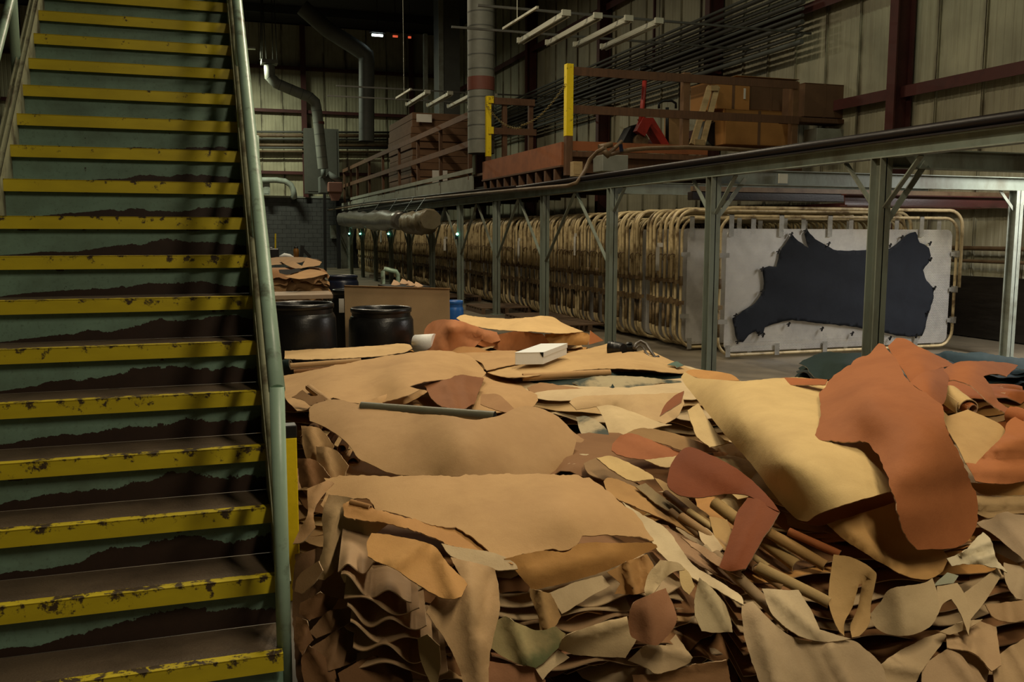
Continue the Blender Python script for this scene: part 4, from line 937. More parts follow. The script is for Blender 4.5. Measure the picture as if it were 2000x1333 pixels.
# --- wide low stack
hide('light tan hide at the far left of the low stack', [(556,686),(600,683),(700,678),(790,671),(806,680),(782,690),(700,699),(640,701),(600,703),(556,701)], [(556,686,.57),(790,672,.60),(800,682,.58),(556,701,.55),(700,698,.57),(690,684,.60)], LIGHT, 1.5, .02, (), 10)
scroll('upper rolled tan hide at the left edge of the low stack', zp(567, 716, .56), zp(705, 706, .58), .030, BEI, 1.3, 2.2); scroll('lower rolled tan hide at the left edge of the low stack', zp(574, 727, .52), zp(660, 720, .54), .022, BROWN, 1.3, 2.2)
scroll('dark green rolled hide end beside the stair rail', zp(553, 714, .55), zp(568, 712, .56), .045, TEAL, 1.2)
hide('large beige hide with brown stains in the middle of the low stack', [(553,735),(600,726),(680,709),(760,695),(840,685),(900,690),(930,705),(950,730),(935,747),(905,732),(872,741),(830,746),(800,755),(820,762),(790,775),(740,787),(700,788),(670,783),(650,778),(610,790),(600,800),(580,802),(556,775)],
     [(556,735,.54),(556,795,.54),(760,700,.66),(900,695,.66),(740,786,.57),(940,740,.58),(820,748,.66),(680,780,.58),(650,740,.62),(780,735,.68)], (.51, .345, .19), 2.2, .05, [(760,735,880,720,40,.05),(640,760,700,745,25,.02),(690,745,730,735,14,.03)], 13)
hide('torn reddish brown hide at the edge of the stained beige one', [(830,752),(850,744),(872,741),(903,733),(945,738),(936,765),(926,790),(900,801),(880,800),(855,790),(840,775)], [(835,755,.62),(940,742,.59),(890,798,.52),(925,788,.52),(880,760,.60)], (.25, .115, .06), 4, .09, [(870,750,890,795,8,.05),(905,745,915,790,6,.05),(855,770,880,765,6,-.04)], 9)
hide('tan flap curling above the grey pipe', [(700,790),(740,775),(800,759),(838,764),(812,780),(780,793),(735,798)], [(700,790,.57),(838,764,.60),(780,793,.54),(735,797,.55)], TAN, 1.5, .07, [(740,780,830,765,8,.04)], 9)
hide('tan flap leaning right of the torn brown hide', [(940,770),(970,770),(990,785),(1008,803),(985,806),(960,798),(938,790)], [(940,772,.60),(1005,803,.55),(960,798,.55)], (.40, .24, .13), 1.5, .09, (), 8)
hide('beige hide behind the white carton', [(842,690),(905,688),(1010,686),(1060,704),(1000,713),(950,724),(930,704)], [(842,690,.56),(1010,688,.58),(950,722,.57),(1050,705,.57)], TAN, 1.5, .03, (), 11)
hide('broad tan hide under the white carton', [(952,728),(990,703),(1060,705),(1110,690),(1170,676),(1200,667),(1216,690),(1262,685),(1300,700),(1342,718),(1362,729),(1320,729),(1250,722),(1180,720),(1130,723),(1040,735),(985,737)],
     [(955,730,.55),(1060,706,.57),(1195,670,.56),(1358,728,.50),(1180,719,.56),(1262,688,.57),(1220,705,.60),(1040,733,.56)], (.56, .40, .22), 1.6, .04, [(1180,690,1262,690,12,.05),(1120,700,1300,712,16,.03)], 12)
hide('small teal scrap at the right corner of the broad tan hide', [(1303,712),(1322,706),(1336,714),(1322,719),(1318,715)], [(1303,712,.56),(1336,714,.54),(1320,719,.54)], (.10, .17, .16), 1.5, .09, (), 6)
scroll('long rolled tan hide below the white carton', zp(1021, 737, .55), zp(1192, 729, .56), .032, (.50, .33, .18), 1.4, 2.6)
hide('dark teal hide folded under the rolled tan one', [(1036,744),(1110,735),(1200,727),(1330,732),(1336,742),(1225,738),(1205,772),(1188,756),(1120,752),(1060,753)], [(1040,745,.50),(1200,729,.54),(1330,735,.50),(1200,770,.46),(1120,750,.50)], TEAL, 3, .05, [(1190,735,1200,770,8,.06)], 10)
hide('pale hide blotched with teal dye below the rolled one', [(1118,748),(1160,736),(1240,736),(1330,744),(1336,753),(1290,748),(1262,760),(1240,770),(1200,773),(1150,762)], [(1120,750,.50),(1330,746,.49),(1200,772,.44),(1240,738,.53),(1160,740,.52)], (.42, .38, .28), 2, .09, [(1150,745,1230,760,10,.05)], 10, m_hidestain)
hide('brown tan strip under the dye blotched hide', [(1030,757),(1060,748),(1110,755),(1170,766),(1206,772),(1150,778),(1080,774),(1040,768)], [(1035,758,.49),(1110,755,.50),(1200,772,.45),(1080,774,.45)], (.36, .22, .12), 2, .08, (), 9)
hide('light tan hide rolled at its left end, in the middle right', [(1112,786),(1130,775),(1200,772),(1262,770),(1330,767),(1337,790),(1322,815),(1300,829),(1250,813),(1212,800),(1190,793),(1160,796),(1126,801)], [(1115,790,.52),(1330,770,.56),(1300,826,.47),(1200,795,.51),(1230,780,.57)], (.56, .42, .26), 1.5, .05, [(1120,790,1200,782,12,.05)], 11)
hide('pale cream hide below the light tan one', [(1165,794),(1195,792),(1230,803),(1290,826),(1312,829),(1240,846),(1196,862),(1188,845),(1180,820)], [(1168,795,.51),(1230,804,.51),(1310,828,.46),(1196,860,.42),(1210,825,.50)], (.62, .51, .34), 1.2, .09, [(1190,800,1240,840,12,.03)], 10)
hide('pale hide with a grey dye blotch beside the second stack', [(1125,815),(1150,814),(1182,836),(1192,860),(1186,872),(1160,868),(1135,846)], [(1126,816,.50),(1152,815,.52),(1190,865,.44),(1135,846,.46)], (.48, .42, .31), 1.2, .06, (), 9, m_hidestain)
hide('brown leaf shaped scrap sticking out under the cream hide', [(1336,764),(1331,786),(1302,804),(1288,813),(1300,790),(1320,772)], [(1336,765,.72),(1330,786,.70),(1288,812,.64)], DRUST, 1.2, .25, (), 7)
# --- second stack
hide('wide beige hide draped over the second stack', [(603,800),(614,790),(660,781),(720,795),(800,808),(870,812),(930,820),(975,812),(1000,800),(1030,793),(1060,799),(1090,815),(1112,836),(1126,860),(1119,890),(1113,920),(1060,929),(960,930),(830,931),(770,926),(740,915),(720,905),(700,895),(682,870),(660,850),(630,832),(605,822)],
     [(610,796,.60),(800,811,.64),(1050,797,.66),(1122,862,.52),(1112,918,.42),(830,928,.47),(722,905,.48),(682,868,.54),(900,862,.62),(960,925,.48),(980,815,.66)], (.45, .305, .175), 1.8, .05, [(620,800,760,840,30,.015),(1060,815,1085,900,18,.02)], 15, curl=.012)
hide('brownish side fold at the right end of the second stack', [(1092,818),(1130,852),(1166,871),(1150,886),(1120,884),(1113,852)], [(1095,820,.54),(1165,871,.44),(1120,884,.44)], (.38, .245, .14), 1.5, .05, [(1110,840,1150,878,7,.04)], 8)
for k, (x, y, r, c) in enumerate(((612, 812, .035, BEI), (640, 868, .032, BROWN), (668, 878, .03, TAN), (690, 905, .034, BROWN), (620, 905, .035, TAN), (650, 925, .03, BROWN), (598, 862, .04, BROWN), (612, 930, .035, PINK))):
    a = zp(x, y, .55-.0016*(y-812)); scroll('curled hide end on the left side of the second stack, %s from the top' % ordn(k+1), a, a+Vector((.12, .42, .01)), r, c, 1.2, random.uniform(0, 6))
for k, (ox, oy, c) in enumerate(((0, 0, TAN), (28, 40, BEI), (-8, 62, BROWN))):
    hide(['tan hide corner hanging off the left of the second stack', 'beige tongue of leather hanging between curled ends', 'brown hide corner hanging lowest by the guard post'][k],
         [(588+ox,832+oy),(625+ox,838+oy),(652+ox,870+oy),(640+ox,905+oy),(612+ox,915+oy),(594+ox,885+oy)], [(590+ox,835+oy,.54-.0012*oy),(650+ox,870+oy,.50-.0012*oy),(612+ox,913+oy,.38-.0012*oy),(594+ox,885+oy,.44-.0012*oy)], c, 2.5, .05, [(605+ox,840+oy,620+ox,900+oy,9,.04)], 9)
pg = thing('grey_tube', 'grey green plastic pipe lying on the second stack', 'pipe', zp(840, 805, .64))
pa, pb = zp(706, 794, .655), zp(966, 813, .655)
put('pipe_wall', MB().tube([pa, pa.lerp(pb, .5), pb], .026, 18, cap=False), M('grey_green_plastic', (.15, .145, .10), .45), pg); put('bore_shade', MB().tube([pb-(pb-pa)*.03, pb+(pb-pa)*.002], .0215, 18), m_joint, pg)  # black plug at the open end painted as the shade inside the pipe
put('pipe_rim', MB().tube([pb-(pb-pa)*.004, pb+(pb-pa)*.0025], .0262, 18, cap=False), M('grey_green_plastic', (.15, .145, .10)), pg)
# small scraps at the stair rail
hide('thin torn scraps lying left of the stained beige hide', [(572,776),(590,762),(606,775),(630,772),(648,790),(625,788),(606,792),(590,783)], [(572,776,.60),(606,770,.63),(648,790,.60),(606,792,.58)], (.33, .21, .12), 4, .10, (), 8)
scroll('thick rolled hide lying across the left of the second stack', zp(604, 757, .62), zp(645, 788, .62), .026, BEI, 1.2, 1)
# --- front left stack
hide('broad sand coloured hide on top of the front left stack', [(632,934),(700,928),(820,931),(1000,926),(1130,930),(1166,945),(1206,975),(1246,1010),(1263,1035),(1277,1056),(1240,1050),(1190,1046),(1136,1048),(1130,1061),(1105,1076),(1072,1071),(1042,1086),(1022,1081),(1000,1093),(980,1090),(945,1070),(900,1036),(850,1026),(800,1013),(762,1001),(736,998),(722,976),(692,974),(660,985),(640,1000),(626,985),(640,955)],
     [(640,936,.585),(1130,931,.62),(1000,928,.625),(1272,1050,.495),(1000,1088,.500),(730,985,.583),(850,1022,.555),(945,1068,.518),(640,990,.54),(1100,990,.61),(850,970,.605),(1200,1010,.56),(1190,1044,.525),(1105,1072,.505)], (.52, .35, .19), 5.5, .035, [(700,960,1000,945,40,.015),(950,1000,1150,990,60,.02),(1200,980,1240,1040,14,.015)], 15, wr=.004)
hide('pale drape falling over the left corner of the front left stack', [(642,966),(690,975),(732,1008),(762,1020),(736,1040),(700,1066),(672,1090),(650,1120),(633,1134),(618,1131),(621,1105),(632,1060),(629,1010)], [(640,972,.575),(730,1010,.565),(760,1020,.55),(626,1130,.33),(700,1062,.46),(632,1050,.46)], (.50, .37, .23), 2, .03, [(650,1000,640,1110,14,.04),(700,1010,660,1100,12,-.02)], 12)
hide('ragged orange strip below the sand coloured hide', [(670,985),(690,980),(736,997),(800,1011),(860,1024),(902,1034),(950,1070),(990,1092),(1004,1104),(940,1088),(930,1081),(870,1062),(835,1047),(790,1032),(760,1023),(740,1018),(700,1016),(671,1009)], [(672,990,.575),(740,1010,.575),(850,1035,.545),(995,1096,.495),(930,1080,.505)], (.50, .285, .12), 4.5, .03, [(680,988,780,1015,9,.02)], 10)
scroll('short rolled scrap on the orange strip', zp(686, 982, .60), zp(724, 992, .60), .013, (.42, .24, .11), 1.2)
hide('large orange flap hanging off the left front of the front stack', [(725,1042),(760,1045),(800,1053),(845,1065),(866,1090),(882,1110),(906,1132),(913,1141),(902,1166),(880,1171),(845,1161),(800,1131),(770,1111),(740,1099),(718,1086),(717,1060)], [(722,1045,.56),(800,1055,.56),(850,1068,.55),(910,1140,.49),(890,1170,.46),(800,1130,.49),(720,1085,.525)], (.54, .32, .13), 2, .06, [(830,1060,770,1105,12,.04),(860,1085,890,1165,14,.03)], 12)
hide('pale strip edging the top of the long hanging hide', [(862,1062),(900,1070),(962,1080),(1002,1098),(1012,1112),(968,1114),(916,1099),(880,1086)], [(865,1064,.525),(1000,1099,.485),(968,1112,.47),(885,1086,.50)], PALE, 1.6, .05, (), 9)
hide('orange band lying across the middle of the front stack', [(985,1092),(1022,1083),(1062,1076),(1105,1079),(1135,1062),(1200,1061),(1272,1061),(1284,1070),(1240,1091),(1180,1116),(1120,1136),(1046,1151),(1034,1146),(1010,1120)], [(988,1094,.495),(1105,1080,.51),(1275,1064,.485),(1046,1149,.405),(1150,1112,.44),(1200,1070,.495)], (.48, .275, .105), 2, .04, [(1040,1120,1200,1085,22,.03)], 12)
hide('long beige hide hanging down the middle of the front stack', [(880,1090),(930,1100),(968,1112),(973,1150),(976,1190),(966,1236),(956,1290),(953,1350),(908,1350),(895,1302),(870,1252),(846,1216),(832,1196),(852,1165),(880,1169),(900,1163),(912,1140),(896,1120)], [(890,1095,.51),(968,1114,.49),(836,1195,.41),(945,1345,.19),(970,1220,.365),(880,1260,.32),(930,1160,.45)], (.50, .355, .215), 2, .045, [(915,1110,945,1340,22,.045),(960,1130,940,1230,12,-.03)], 13)
hide('tan tail hanging right of the long beige hide', [(1035,1150),(1076,1160),(1086,1180),(1096,1205),(1081,1226),(1055,1233),(1051,1205),(1036,1166)], [(1036,1151,.41),(1078,1162,.40),(1060,1232,.29),(1092,1206,.33)], (.42, .28, .14), 1.6, .05, [(1055,1155,1070,1225,9,.03)], 9)
hide('pale flap under the orange band', [(1070,1160),(1120,1139),(1176,1124),(1192,1145),(1152,1166),(1122,1186),(1097,1201),(1086,1181)], [(1072,1160,.40),(1180,1126,.42),(1190,1145,.39),(1097,1200,.33)], PALE, 1.6, .035, (), 10)
hide('greenish mildewed hide low on the front stack', [(966,1214),(986,1205),(1030,1226),(1060,1231),(1085,1224),(1106,1240),(1086,1270),(1060,1296),(1046,1306),(1010,1296),(985,1286),(958,1266),(960,1240)], [(970,1212,.32),(1060,1230,.30),(1104,1240,.29),(1046,1304,.19),(960,1264,.24)], (.40, .35, .20), 2.5, .05, [(1000,1215,1030,1290,14,.03)], 11, m_hidegreen)
hide('pale pointed hide low on the front stack', [(1120,1236),(1180,1215),(1225,1205),(1231,1240),(1244,1250),(1221,1286),(1180,1284),(1130,1281),(1090,1269),(1100,1246)], [(1120,1237,.31),(1225,1207,.34),(1242,1250,.28),(1220,1285,.22),(1092,1268,.24)], (.52, .42, .28), 1.6, .045, [(1110,1245,1220,1215,12,.03)], 11)
hide('pinkish brown hide hanging at the right front corner', [(1236,1180),(1262,1165),(1300,1149),(1321,1200),(1316,1226),(1291,1256),(1275,1261),(1240,1250),(1225,1236),(1228,1206)], [(1238,1180,.39),(1300,1151,.41),(1320,1205,.34),(1276,1260,.25),(1228,1234,.29)], PINK, 1.6, .06, [(1270,1165,1275,1255,20,.03)], 11)
hide('pale triangular flap at the right front corner', [(1290,1094),(1325,1100),(1337,1114),(1310,1121),(1286,1146),(1268,1172),(1259,1156),(1265,1125)], [(1290,1096,.48),(1335,1112,.46),(1268,1170,.38),(1262,1130,.43)], (.55, .45, .30), 1.4, .07, [(1300,1100,1275,1160,8,.03)], 9)
hide('brown folded flap between orange band and corner', [(1186,1118),(1230,1095),(1263,1084),(1277,1105),(1269,1121),(1262,1156),(1240,1162),(1200,1161),(1211,1141)], [(1188,1118,.44),(1265,1086,.47),(1262,1155,.38),(1202,1160,.37)], (.40, .235, .10), 2.5, .045, [(1225,1100,1240,1158,9,.05),(1250,1095,1255,1150,6,-.03)], 9)
hide('narrow cream tail at the right front corner', [(1325,1100),(1346,1120),(1357,1146),(1346,1163),(1331,1146)], [(1326,1101,.46),(1356,1146,.40),(1346,1162,.38)], (.56, .44, .24), 1.2, .06, (), 8)
hide('pinkish brown sheet at the bottom edge of the front stack', [(955,1292),(1000,1299),(1046,1304),(1066,1330),(1062,1352),(950,1352)], [(956,1293,.20),(1046,1305,.19),(1062,1350,.12),(952,1350,.12)], PINK, 1.5, .03, (), 11)
hide('small pale corner under the green hide', [(1045,1306),(1090,1270),(1112,1285),(1076,1311),(1060,1329)], [(1046,1306,.19),(1092,1271,.24),(1060,1328,.16),(1110,1285,.22)], PALE, 1.2, .035, (), 8)
hide('tan strap twisting down beside the yellow guard post', [(600,955),(640,938),(652,944),(626,975),(613,1000),(616,1030),(592,1058),(572,1063),(585,1035),(600,1005)], [(602,956,.58),(650,942,.60),(574,1062,.42),(615,1028,.48)], (.42, .27, .15), 1.5, .10, [(630,945,600,1020,9,.03)], 9)
hide('brown leaf hanging against the stair newel', [(622,1097),(630,1115),(612,1141),(590,1161),(575,1156),(580,1130),(600,1110)], [(622,1098,.42),(576,1155,.30),(612,1140,.35)], (.33, .21, .12), 1.5, .08, (), 8)
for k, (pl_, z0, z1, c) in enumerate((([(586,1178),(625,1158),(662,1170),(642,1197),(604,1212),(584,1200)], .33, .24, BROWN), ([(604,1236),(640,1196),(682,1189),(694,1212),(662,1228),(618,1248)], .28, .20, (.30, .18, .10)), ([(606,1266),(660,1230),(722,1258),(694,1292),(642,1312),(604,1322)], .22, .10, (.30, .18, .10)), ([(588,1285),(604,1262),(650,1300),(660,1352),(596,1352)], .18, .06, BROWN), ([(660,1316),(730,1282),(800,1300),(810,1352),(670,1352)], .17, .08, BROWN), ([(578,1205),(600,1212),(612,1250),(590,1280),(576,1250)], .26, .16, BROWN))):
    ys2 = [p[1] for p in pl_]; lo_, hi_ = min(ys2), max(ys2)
    hide('brown hide edge darkened as shade, lower left of the front stack, %s down' % ordn(k+1), pl_, [(x, y, z0+(z1-z0)*(y-lo_)/(hi_-lo_)) for x, y in pl_], tuple(v*.62 for v in c), 2, .04, [(pl_[1][0], pl_[1][1], pl_[-2][0], pl_[-2][1], 10, .03)], 11)  # hide colours darkened to put the corner's shade into them
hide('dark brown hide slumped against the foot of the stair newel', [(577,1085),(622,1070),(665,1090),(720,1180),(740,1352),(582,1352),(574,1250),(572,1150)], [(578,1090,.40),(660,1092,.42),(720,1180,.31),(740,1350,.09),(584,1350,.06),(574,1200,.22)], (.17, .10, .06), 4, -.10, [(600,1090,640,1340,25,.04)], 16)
for k in range(7):
    x0, y0 = 660+k*6, 1104+k*31; x1, y1 = 790+k*14, 1140+k*29
    if k == 0: x1 = 730; y1 = 1112
    wavy('corrugated hide edge on the left face of the front stack, %s from the top' % ordn(k+1), [(x0, y0), ((x0+x1)/2, (y0+y1)/2+4), (x1, y1)], .46-.050*k, .45-.048*k, (.06, .30, .03), [(.42, .30, .20), (.46, .33, .22), (.40, .28, .18)][k % 3], .022, (1.3, 1.6, 1.15, 1.8, 1.4, 1.6, 1.2)[k], k, .07)
hide('speckled tan tongue hanging low left of the long beige hide', [(815,1248),(835,1240),(858,1262),(860,1300),(850,1352),(838,1330),(822,1290)], [(818,1248,.27),(856,1262,.26),(848,1350,.12)], (.44, .35, .20), 1.4, .09, (), 8)
for k in range(7):
    wavy('sagging hide edge on the middle of the front stack, %s from the top' % ordn(k+1), [(960, 1180+k*22), (1100, 1185+k*20), (1235, 1165+k*21), (1335, 1150+k*22)], .37-.034*k, .38-.034*k, (.03, .30, .03), random.choice([BROWN, (.36, .25, .16), (.44, .35, .24), PINK]), .016, random.choice((2.1, 2.7)), 40+k, -.05)
for k in range(10):
    wavy('sagging hide edge on the front of the right stack, %s from the top' % ordn(k+1), [(1430+k*3, 1110+k*25), (1600, 1105+k*25), (1800, 1085+k*26), (2035, 1040+k*30)], .43-.032*k, .46-.034*k, (.08, .34, .03), random.choice([BROWN, (.40, .29, .18), (.48, .38, .26), ORT, (.34, .23, .14)]), .018, random.choice((2.3, 3.1)), 60+k, -.07)
# --- slanting edges between the front stacks
SL_ = [('pale hide edge slanting down from the second stack', [(1112,886),(1140,888),(1166,890),(1150,905),(1172,916),(1212,957),(1180,955),(1160,942),(1130,931),(1116,920),(1120,900)], .47, .40, (.56, .50, .37), .04),
 ('brown rolled edge slanting above the sand coloured hide', [(1140,906),(1166,894),(1200,924),(1270,960),(1332,1000),(1304,1002),(1230,967),(1185,940),(1150,926)], .50, .40, (.30, .20, .11), .06),
 ('cream hide tongue in the slanting heap', [(1165,895),(1200,893),(1266,924),(1277,936),(1232,939),(1200,922)], .55, .50, (.60, .46, .24), .09),
 ('orange tan strip slanting through the heap', [(1178,940),(1195,934),(1272,964),(1322,1000),(1372,1040),(1364,1051),(1300,1017),(1230,986),(1190,964)], .50, .40, (.44, .27, .115), .09),
 ('long pale strip slanting beside the sand coloured hide', [(1215,980),(1252,1004),(1302,1034),(1332,1075),(1362,1110),(1442,1160),(1452,1182),(1400,1152),(1340,1122),(1290,1082),(1262,1042),(1236,1006)], .48, .36, (.58, .50, .36), .07),
 ('rust hide corner in the slanting heap', [(1197,866),(1212,850),(1242,849),(1332,885),(1312,896),(1260,898),(1210,890),(1195,880)], .60, .52, (.36, .14, .065), .08),
 ('dark tan edge above the rust hide corner', [(1222,848),(1258,836),(1330,850),(1382,870),(1402,882),(1340,881),(1290,866)], .62, .56, (.30, .19, .09), .05),
 ('cream triangle under the big cream hide', [(1342,802),(1364,788),(1402,848),(1428,864),(1386,874),(1360,852),(1350,826)], .74, .62, (.60, .48, .28), .06),
 ('pale sliver right of the rust hide corner', [(1258,898),(1340,889),(1322,912),(1290,911)], .57, .53, (.58, .46, .28), .05),
 ('narrow tan edge in the middle of the slanting heap', [(1278,934),(1312,950),(1362,990),(1422,1040),(1432,1062),(1380,1031),(1320,986)], .52, .42, (.42, .29, .14), .07),
 ('olive edge in the middle of the slanting heap', [(1240,950),(1262,945),(1300,975),(1345,1005),(1330,1012),(1290,990)], .50, .44, (.27, .21, .12), .11),
 ('pale thin edge in the slanting heap', [(1362,1028),(1385,1035),(1412,1070),(1400,1085),(1372,1060)], .46, .41, PALE, .09),
 ('long brown edge low in the slanting heap', [(1300,1030),(1350,1055),(1420,1100),(1470,1140),(1455,1150),(1390,1118),(1330,1080)], .44, .34, (.34, .22, .14), .05),
 ('pinkish edge low in the slanting heap', [(1330,1050),(1372,1068),(1440,1112),(1450,1130),(1400,1105)], .46, .38, (.44, .30, .20), .07),
 ('tan edge under the rust strip', [(1385,1010),(1420,1015),(1440,1060),(1425,1085),(1400,1060)], .50, .42, (.44, .30, .14), .06),
 ('pale hide hanging between the front stacks', [(1358,1165),(1366,1128),(1392,1150),(1421,1190),(1431,1236),(1396,1236),(1370,1233),(1357,1200)], .42, .26, (.54, .47, .33), .06),
 ('grey brown sheet low between the front stacks', [(1228,1290),(1260,1262),(1300,1262),(1320,1240),(1352,1285),(1340,1300),(1285,1316),(1262,1305)], .24, .15, (.38, .30, .20), .02),
 ('brown sheet at the bottom between the front stacks', [(1235,1318),(1290,1316),(1350,1300),(1420,1290),(1430,1352),(1240,1352)], .17, .08, (.26, .15, .08), .02)]
for lab, ol, za, zb, c, lf in SL_:
    ya_, yb_ = min(p[1] for p in ol), max(p[1] for p in ol)
    hide(lab, ol, [(p[0], p[1], za+(zb-za)*(p[1]-ya_)/(yb_-ya_)) for p in ol], c, 2.2, lf, [(ol[1][0], ol[1][1], ol[len(ol)//2][0], ol[len(ol)//2][1], 9, .02)], 10)
# --- tall right stack
hide('big cream hide folded over the tall right stack', [(1330,737),(1337,727),(1360,738),(1400,742),(1450,745),(1500,740),(1560,738),(1617,745),(1640,780),(1650,850),(1690,862),(1720,885),(1732,920),(1740,960),(1700,972),(1650,986),(1600,1004),(1575,1019),(1558,1015),(1540,1000),(1510,965),(1470,910),(1430,865),(1400,830),(1365,785),(1340,755)],
     [(1335,735,.83),(1600,745,.87),(1640,850,.82),(1738,960,.69),(1572,1017,.565),(1380,803,.74),(1450,890,.665),(1512,965,.605),(1440,815,.81),(1530,900,.765),(1500,790,.86),(1610,900,.785),(1660,965,.70)], CREAM, 1.4, .02, [(1500,790,1640,930,40,-.018)], 15, wr=.003)
hide('small orange hide edge at the back of the cream hide', [(1338,728),(1352,722),(1400,726),(1430,732),(1445,744),(1400,742),(1360,738)], [(1340,728,.82),(1440,742,.82),(1400,726,.84)], ORT, 1.2, .0, (), 8)
hide('rust hide edge at the back of the cream hide', [(1510,745),(1530,738),(1580,740),(1616,742),(1612,752),(1560,752),(1520,751)], [(1512,745,.88),(1616,744,.90),(1560,752,.88)], RUSTL, 1.4, .06, (), 8)
hide('long rust hide hanging down the front of the right stack', [(1617,747),(1660,711),(1700,690),(1714,672),(1725,675),(1750,703),(1776,746),(1810,770),(1838,790),(1845,815),(1849,840),(1870,880),(1890,925),(1905,965),(1911,1000),(1901,1040),(1880,1066),(1840,1073),(1790,1073),(1770,1050),(1756,1010),(1746,975),(1731,930),(1719,895),(1702,872),(1690,864),(1650,863),(1610,861),(1590,852),(1601,825),(1602,790),(1598,768),(1612,757)],
     [(1617,748,.90),(1718,673,1.0),(1597,850,.82),(1776,748,.985),(1845,815,.92),(1690,864,.82),(1760,900,.81),(1906,980,.62),(1750,1000,.665),(1885,1064,.50),(1792,1072,.52),(1700,780,.96),(1640,800,.89)], (.34, .132, .056), 5, .05, [(1720,690,1830,880,22,.018),(1760,930,1900,900,22,.018),(1770,975,1900,950,20,-.014)], 15, wr=.003)
hide('rust hide peaking behind the long one', [(1734,676),(1750,661),(1768,662),(1800,680),(1842,700),(1864,712),(1834,720),(1802,736),(1778,746),(1752,706)], [(1752,662,.98),(1858,712,.93),(1780,744,.93),(1740,680,.96),(1800,700,.97)], (.35, .13, .05), 1.6, .02, [(1750,670,1800,715,12,.05)], 10)
hide('rust hide lobe tucked against the long rust hide', [(1776,748),(1800,729),(1842,717),(1853,735),(1847,780),(1838,793),(1812,771)], [(1778,748,.96),(1842,718,.94),(1847,780,.90),(1838,791,.90),(1815,745,.97)], (.34, .125, .05), 1.6, .07, [(1800,740,1835,780,12,.03)], 9)
hide('rust hide looping at the upper right', [(1832,728),(1862,711),(1890,705),(1960,708),(1988,714),(1966,736),(1942,730),(1920,735),(1936,756),(1950,785),(1990,805),(2030,812),(2030,826),(1975,812),(1940,792),(1915,770),(1890,750),(1862,743),(1846,747),(1840,757),(1826,750)], [(1835,730,.94),(1862,712,.93),(1975,713,.88),(1995,806,.78),(1850,748,.90),(1920,760,.88),(1890,730,.93)], (.36, .135, .052), 2.2, .08, [(1850,735,1930,775,12,.04)], 10)
hide('tan sheet under the looping rust hide', [(1838,797),(1852,813),(1890,800),(1952,828),(1968,850),(1930,881),(1905,912),(1886,905),(1870,872),(1851,840)], [(1840,798,.86),(1892,801,.86),(1966,850,.78),(1900,908,.72),(1872,870,.77)], (.52, .36, .185), 1.2, .03, (), 11)
scroll('cream rolled hide end in the upper right heap', zp(1852, 770, .88), zp(1890, 798, .85), .055, (.56, .42, .22), 1.1, 1.0)
scroll('rust rolled hide end in the upper right heap', zp(1880, 790, .86), zp(1900, 800, .85), .03, RUSTL, 1.1, 1.0)
hide('rust flap curling at the right edge', [(1905,906),(1930,880),(1960,850),(1966,826),(1986,812),(2030,828),(2030,936),(1960,946),(1906,941),(1886,905)], [(1966,828,.82),(2025,835,.82),(1890,906,.72),(2025,934,.68),(1906,940,.68),(1960,880,.77)], (.37, .145, .06), 1.8, .05, [(1950,870,2020,850,16,.05),(1900,915,2010,925,14,.03),(1905,900,2020,895,7,-.03)], 11)
scroll('rust roll standing at the right edge', zp(1982, 812, .84), zp(2020, 824, .84), .05, RUSTL, 1.2, .5)
hide('orange tan strip below the right rust flap', [(1896,943),(1960,946),(2030,937),(2030,966),(1960,969),(1920,966),(1900,956)], [(1898,944,.66),(2025,940,.68),(2025,965,.63),(1910,962,.63)], (.48, .29, .12), 1.4, .04, (), 10)
hide('tan folded layers below the orange tan strip', [(1902,968),(1960,971),(2030,968),(2030,1000),(1960,1006),(1930,1012),(1905,1002)], [(1904,969,.62),(2025,970,.63),(2025,1000,.58),(1908,1003,.56)], (.46, .34, .20), 1.6, .03, [(1910,985,2020,985,6,.03)], 10)
hide('greyish pale hide hanging at the right edge', [(1908,1022),(1960,1001),(2030,992),(2030,1125),(1990,1086),(1960,1061),(1936,1041),(1916,1031)], [(1910,1023,.52),(2025,995,.58),(2025,1115,.42),(1960,1060,.48)], (.44, .355, .27), 1.6, .04, [(1960,1010,2020,1080,20,.03)], 11)
hide('tan hide hanging below the cream and rust hides', [(1615,1024),(1680,1004),(1757,979),(1766,1030),(1790,1070),(1842,1074),(1852,1090),(1841,1116),(1815,1131),(1780,1129),(1740,1111),(1690,1081),(1650,1056)], [(1617,1024,.555),(1756,982,.64),(1848,1088,.46),(1780,1127,.42),(1690,1078,.48),(1770,1050,.53)], (.50, .315, .135), 1.8, .02, [(1650,1030,1760,1115,14,.03),(1780,1090,1830,1105,16,-.015)], 12)
hide('narrow rust strip under the edge of the cream hide', [(1563,1021),(1600,1005),(1650,987),(1740,958),(1752,980),(1680,1006),(1615,1025),(1590,1027)], [(1565,1021,.545),(1740,961,.68),(1752,980,.65),(1600,1024,.54)], (.34, .15, .07), 1.0, -.01, (), 10)
hide('rust hide hanging left of the tall right stack', [(1303,940),(1312,905),(1330,881),(1350,874),(1390,890),(1430,910),(1470,940),(1500,970),(1523,1000),(1490,986),(1460,968),(1420,965),(1370,972),(1330,969),(1310,956)], [(1308,935,.60),(1350,877,.68),(1518,996,.56),(1350,970,.55),(1460,966,.56),(1430,915,.64)], (.20, .058, .022), 1.4, .10, [(1340,890,1480,975,22,.03)], 12)
hide('rust strip hanging under the left rust hide', [(1465,966),(1495,984),(1523,1000),(1511,1021),(1491,1050),(1471,1086),(1456,1111),(1425,1116),(1405,1109),(1415,1080),(1428,1040),(1441,1000)], [(1468,968,.555),(1520,1002,.545),(1430,1113,.39),(1405,1108,.39),(1490,1050,.48),(1430,1040,.47)], (.20, .060, .022), 1.8, .13, [(1480,980,1430,1100,16,.025)], 10)
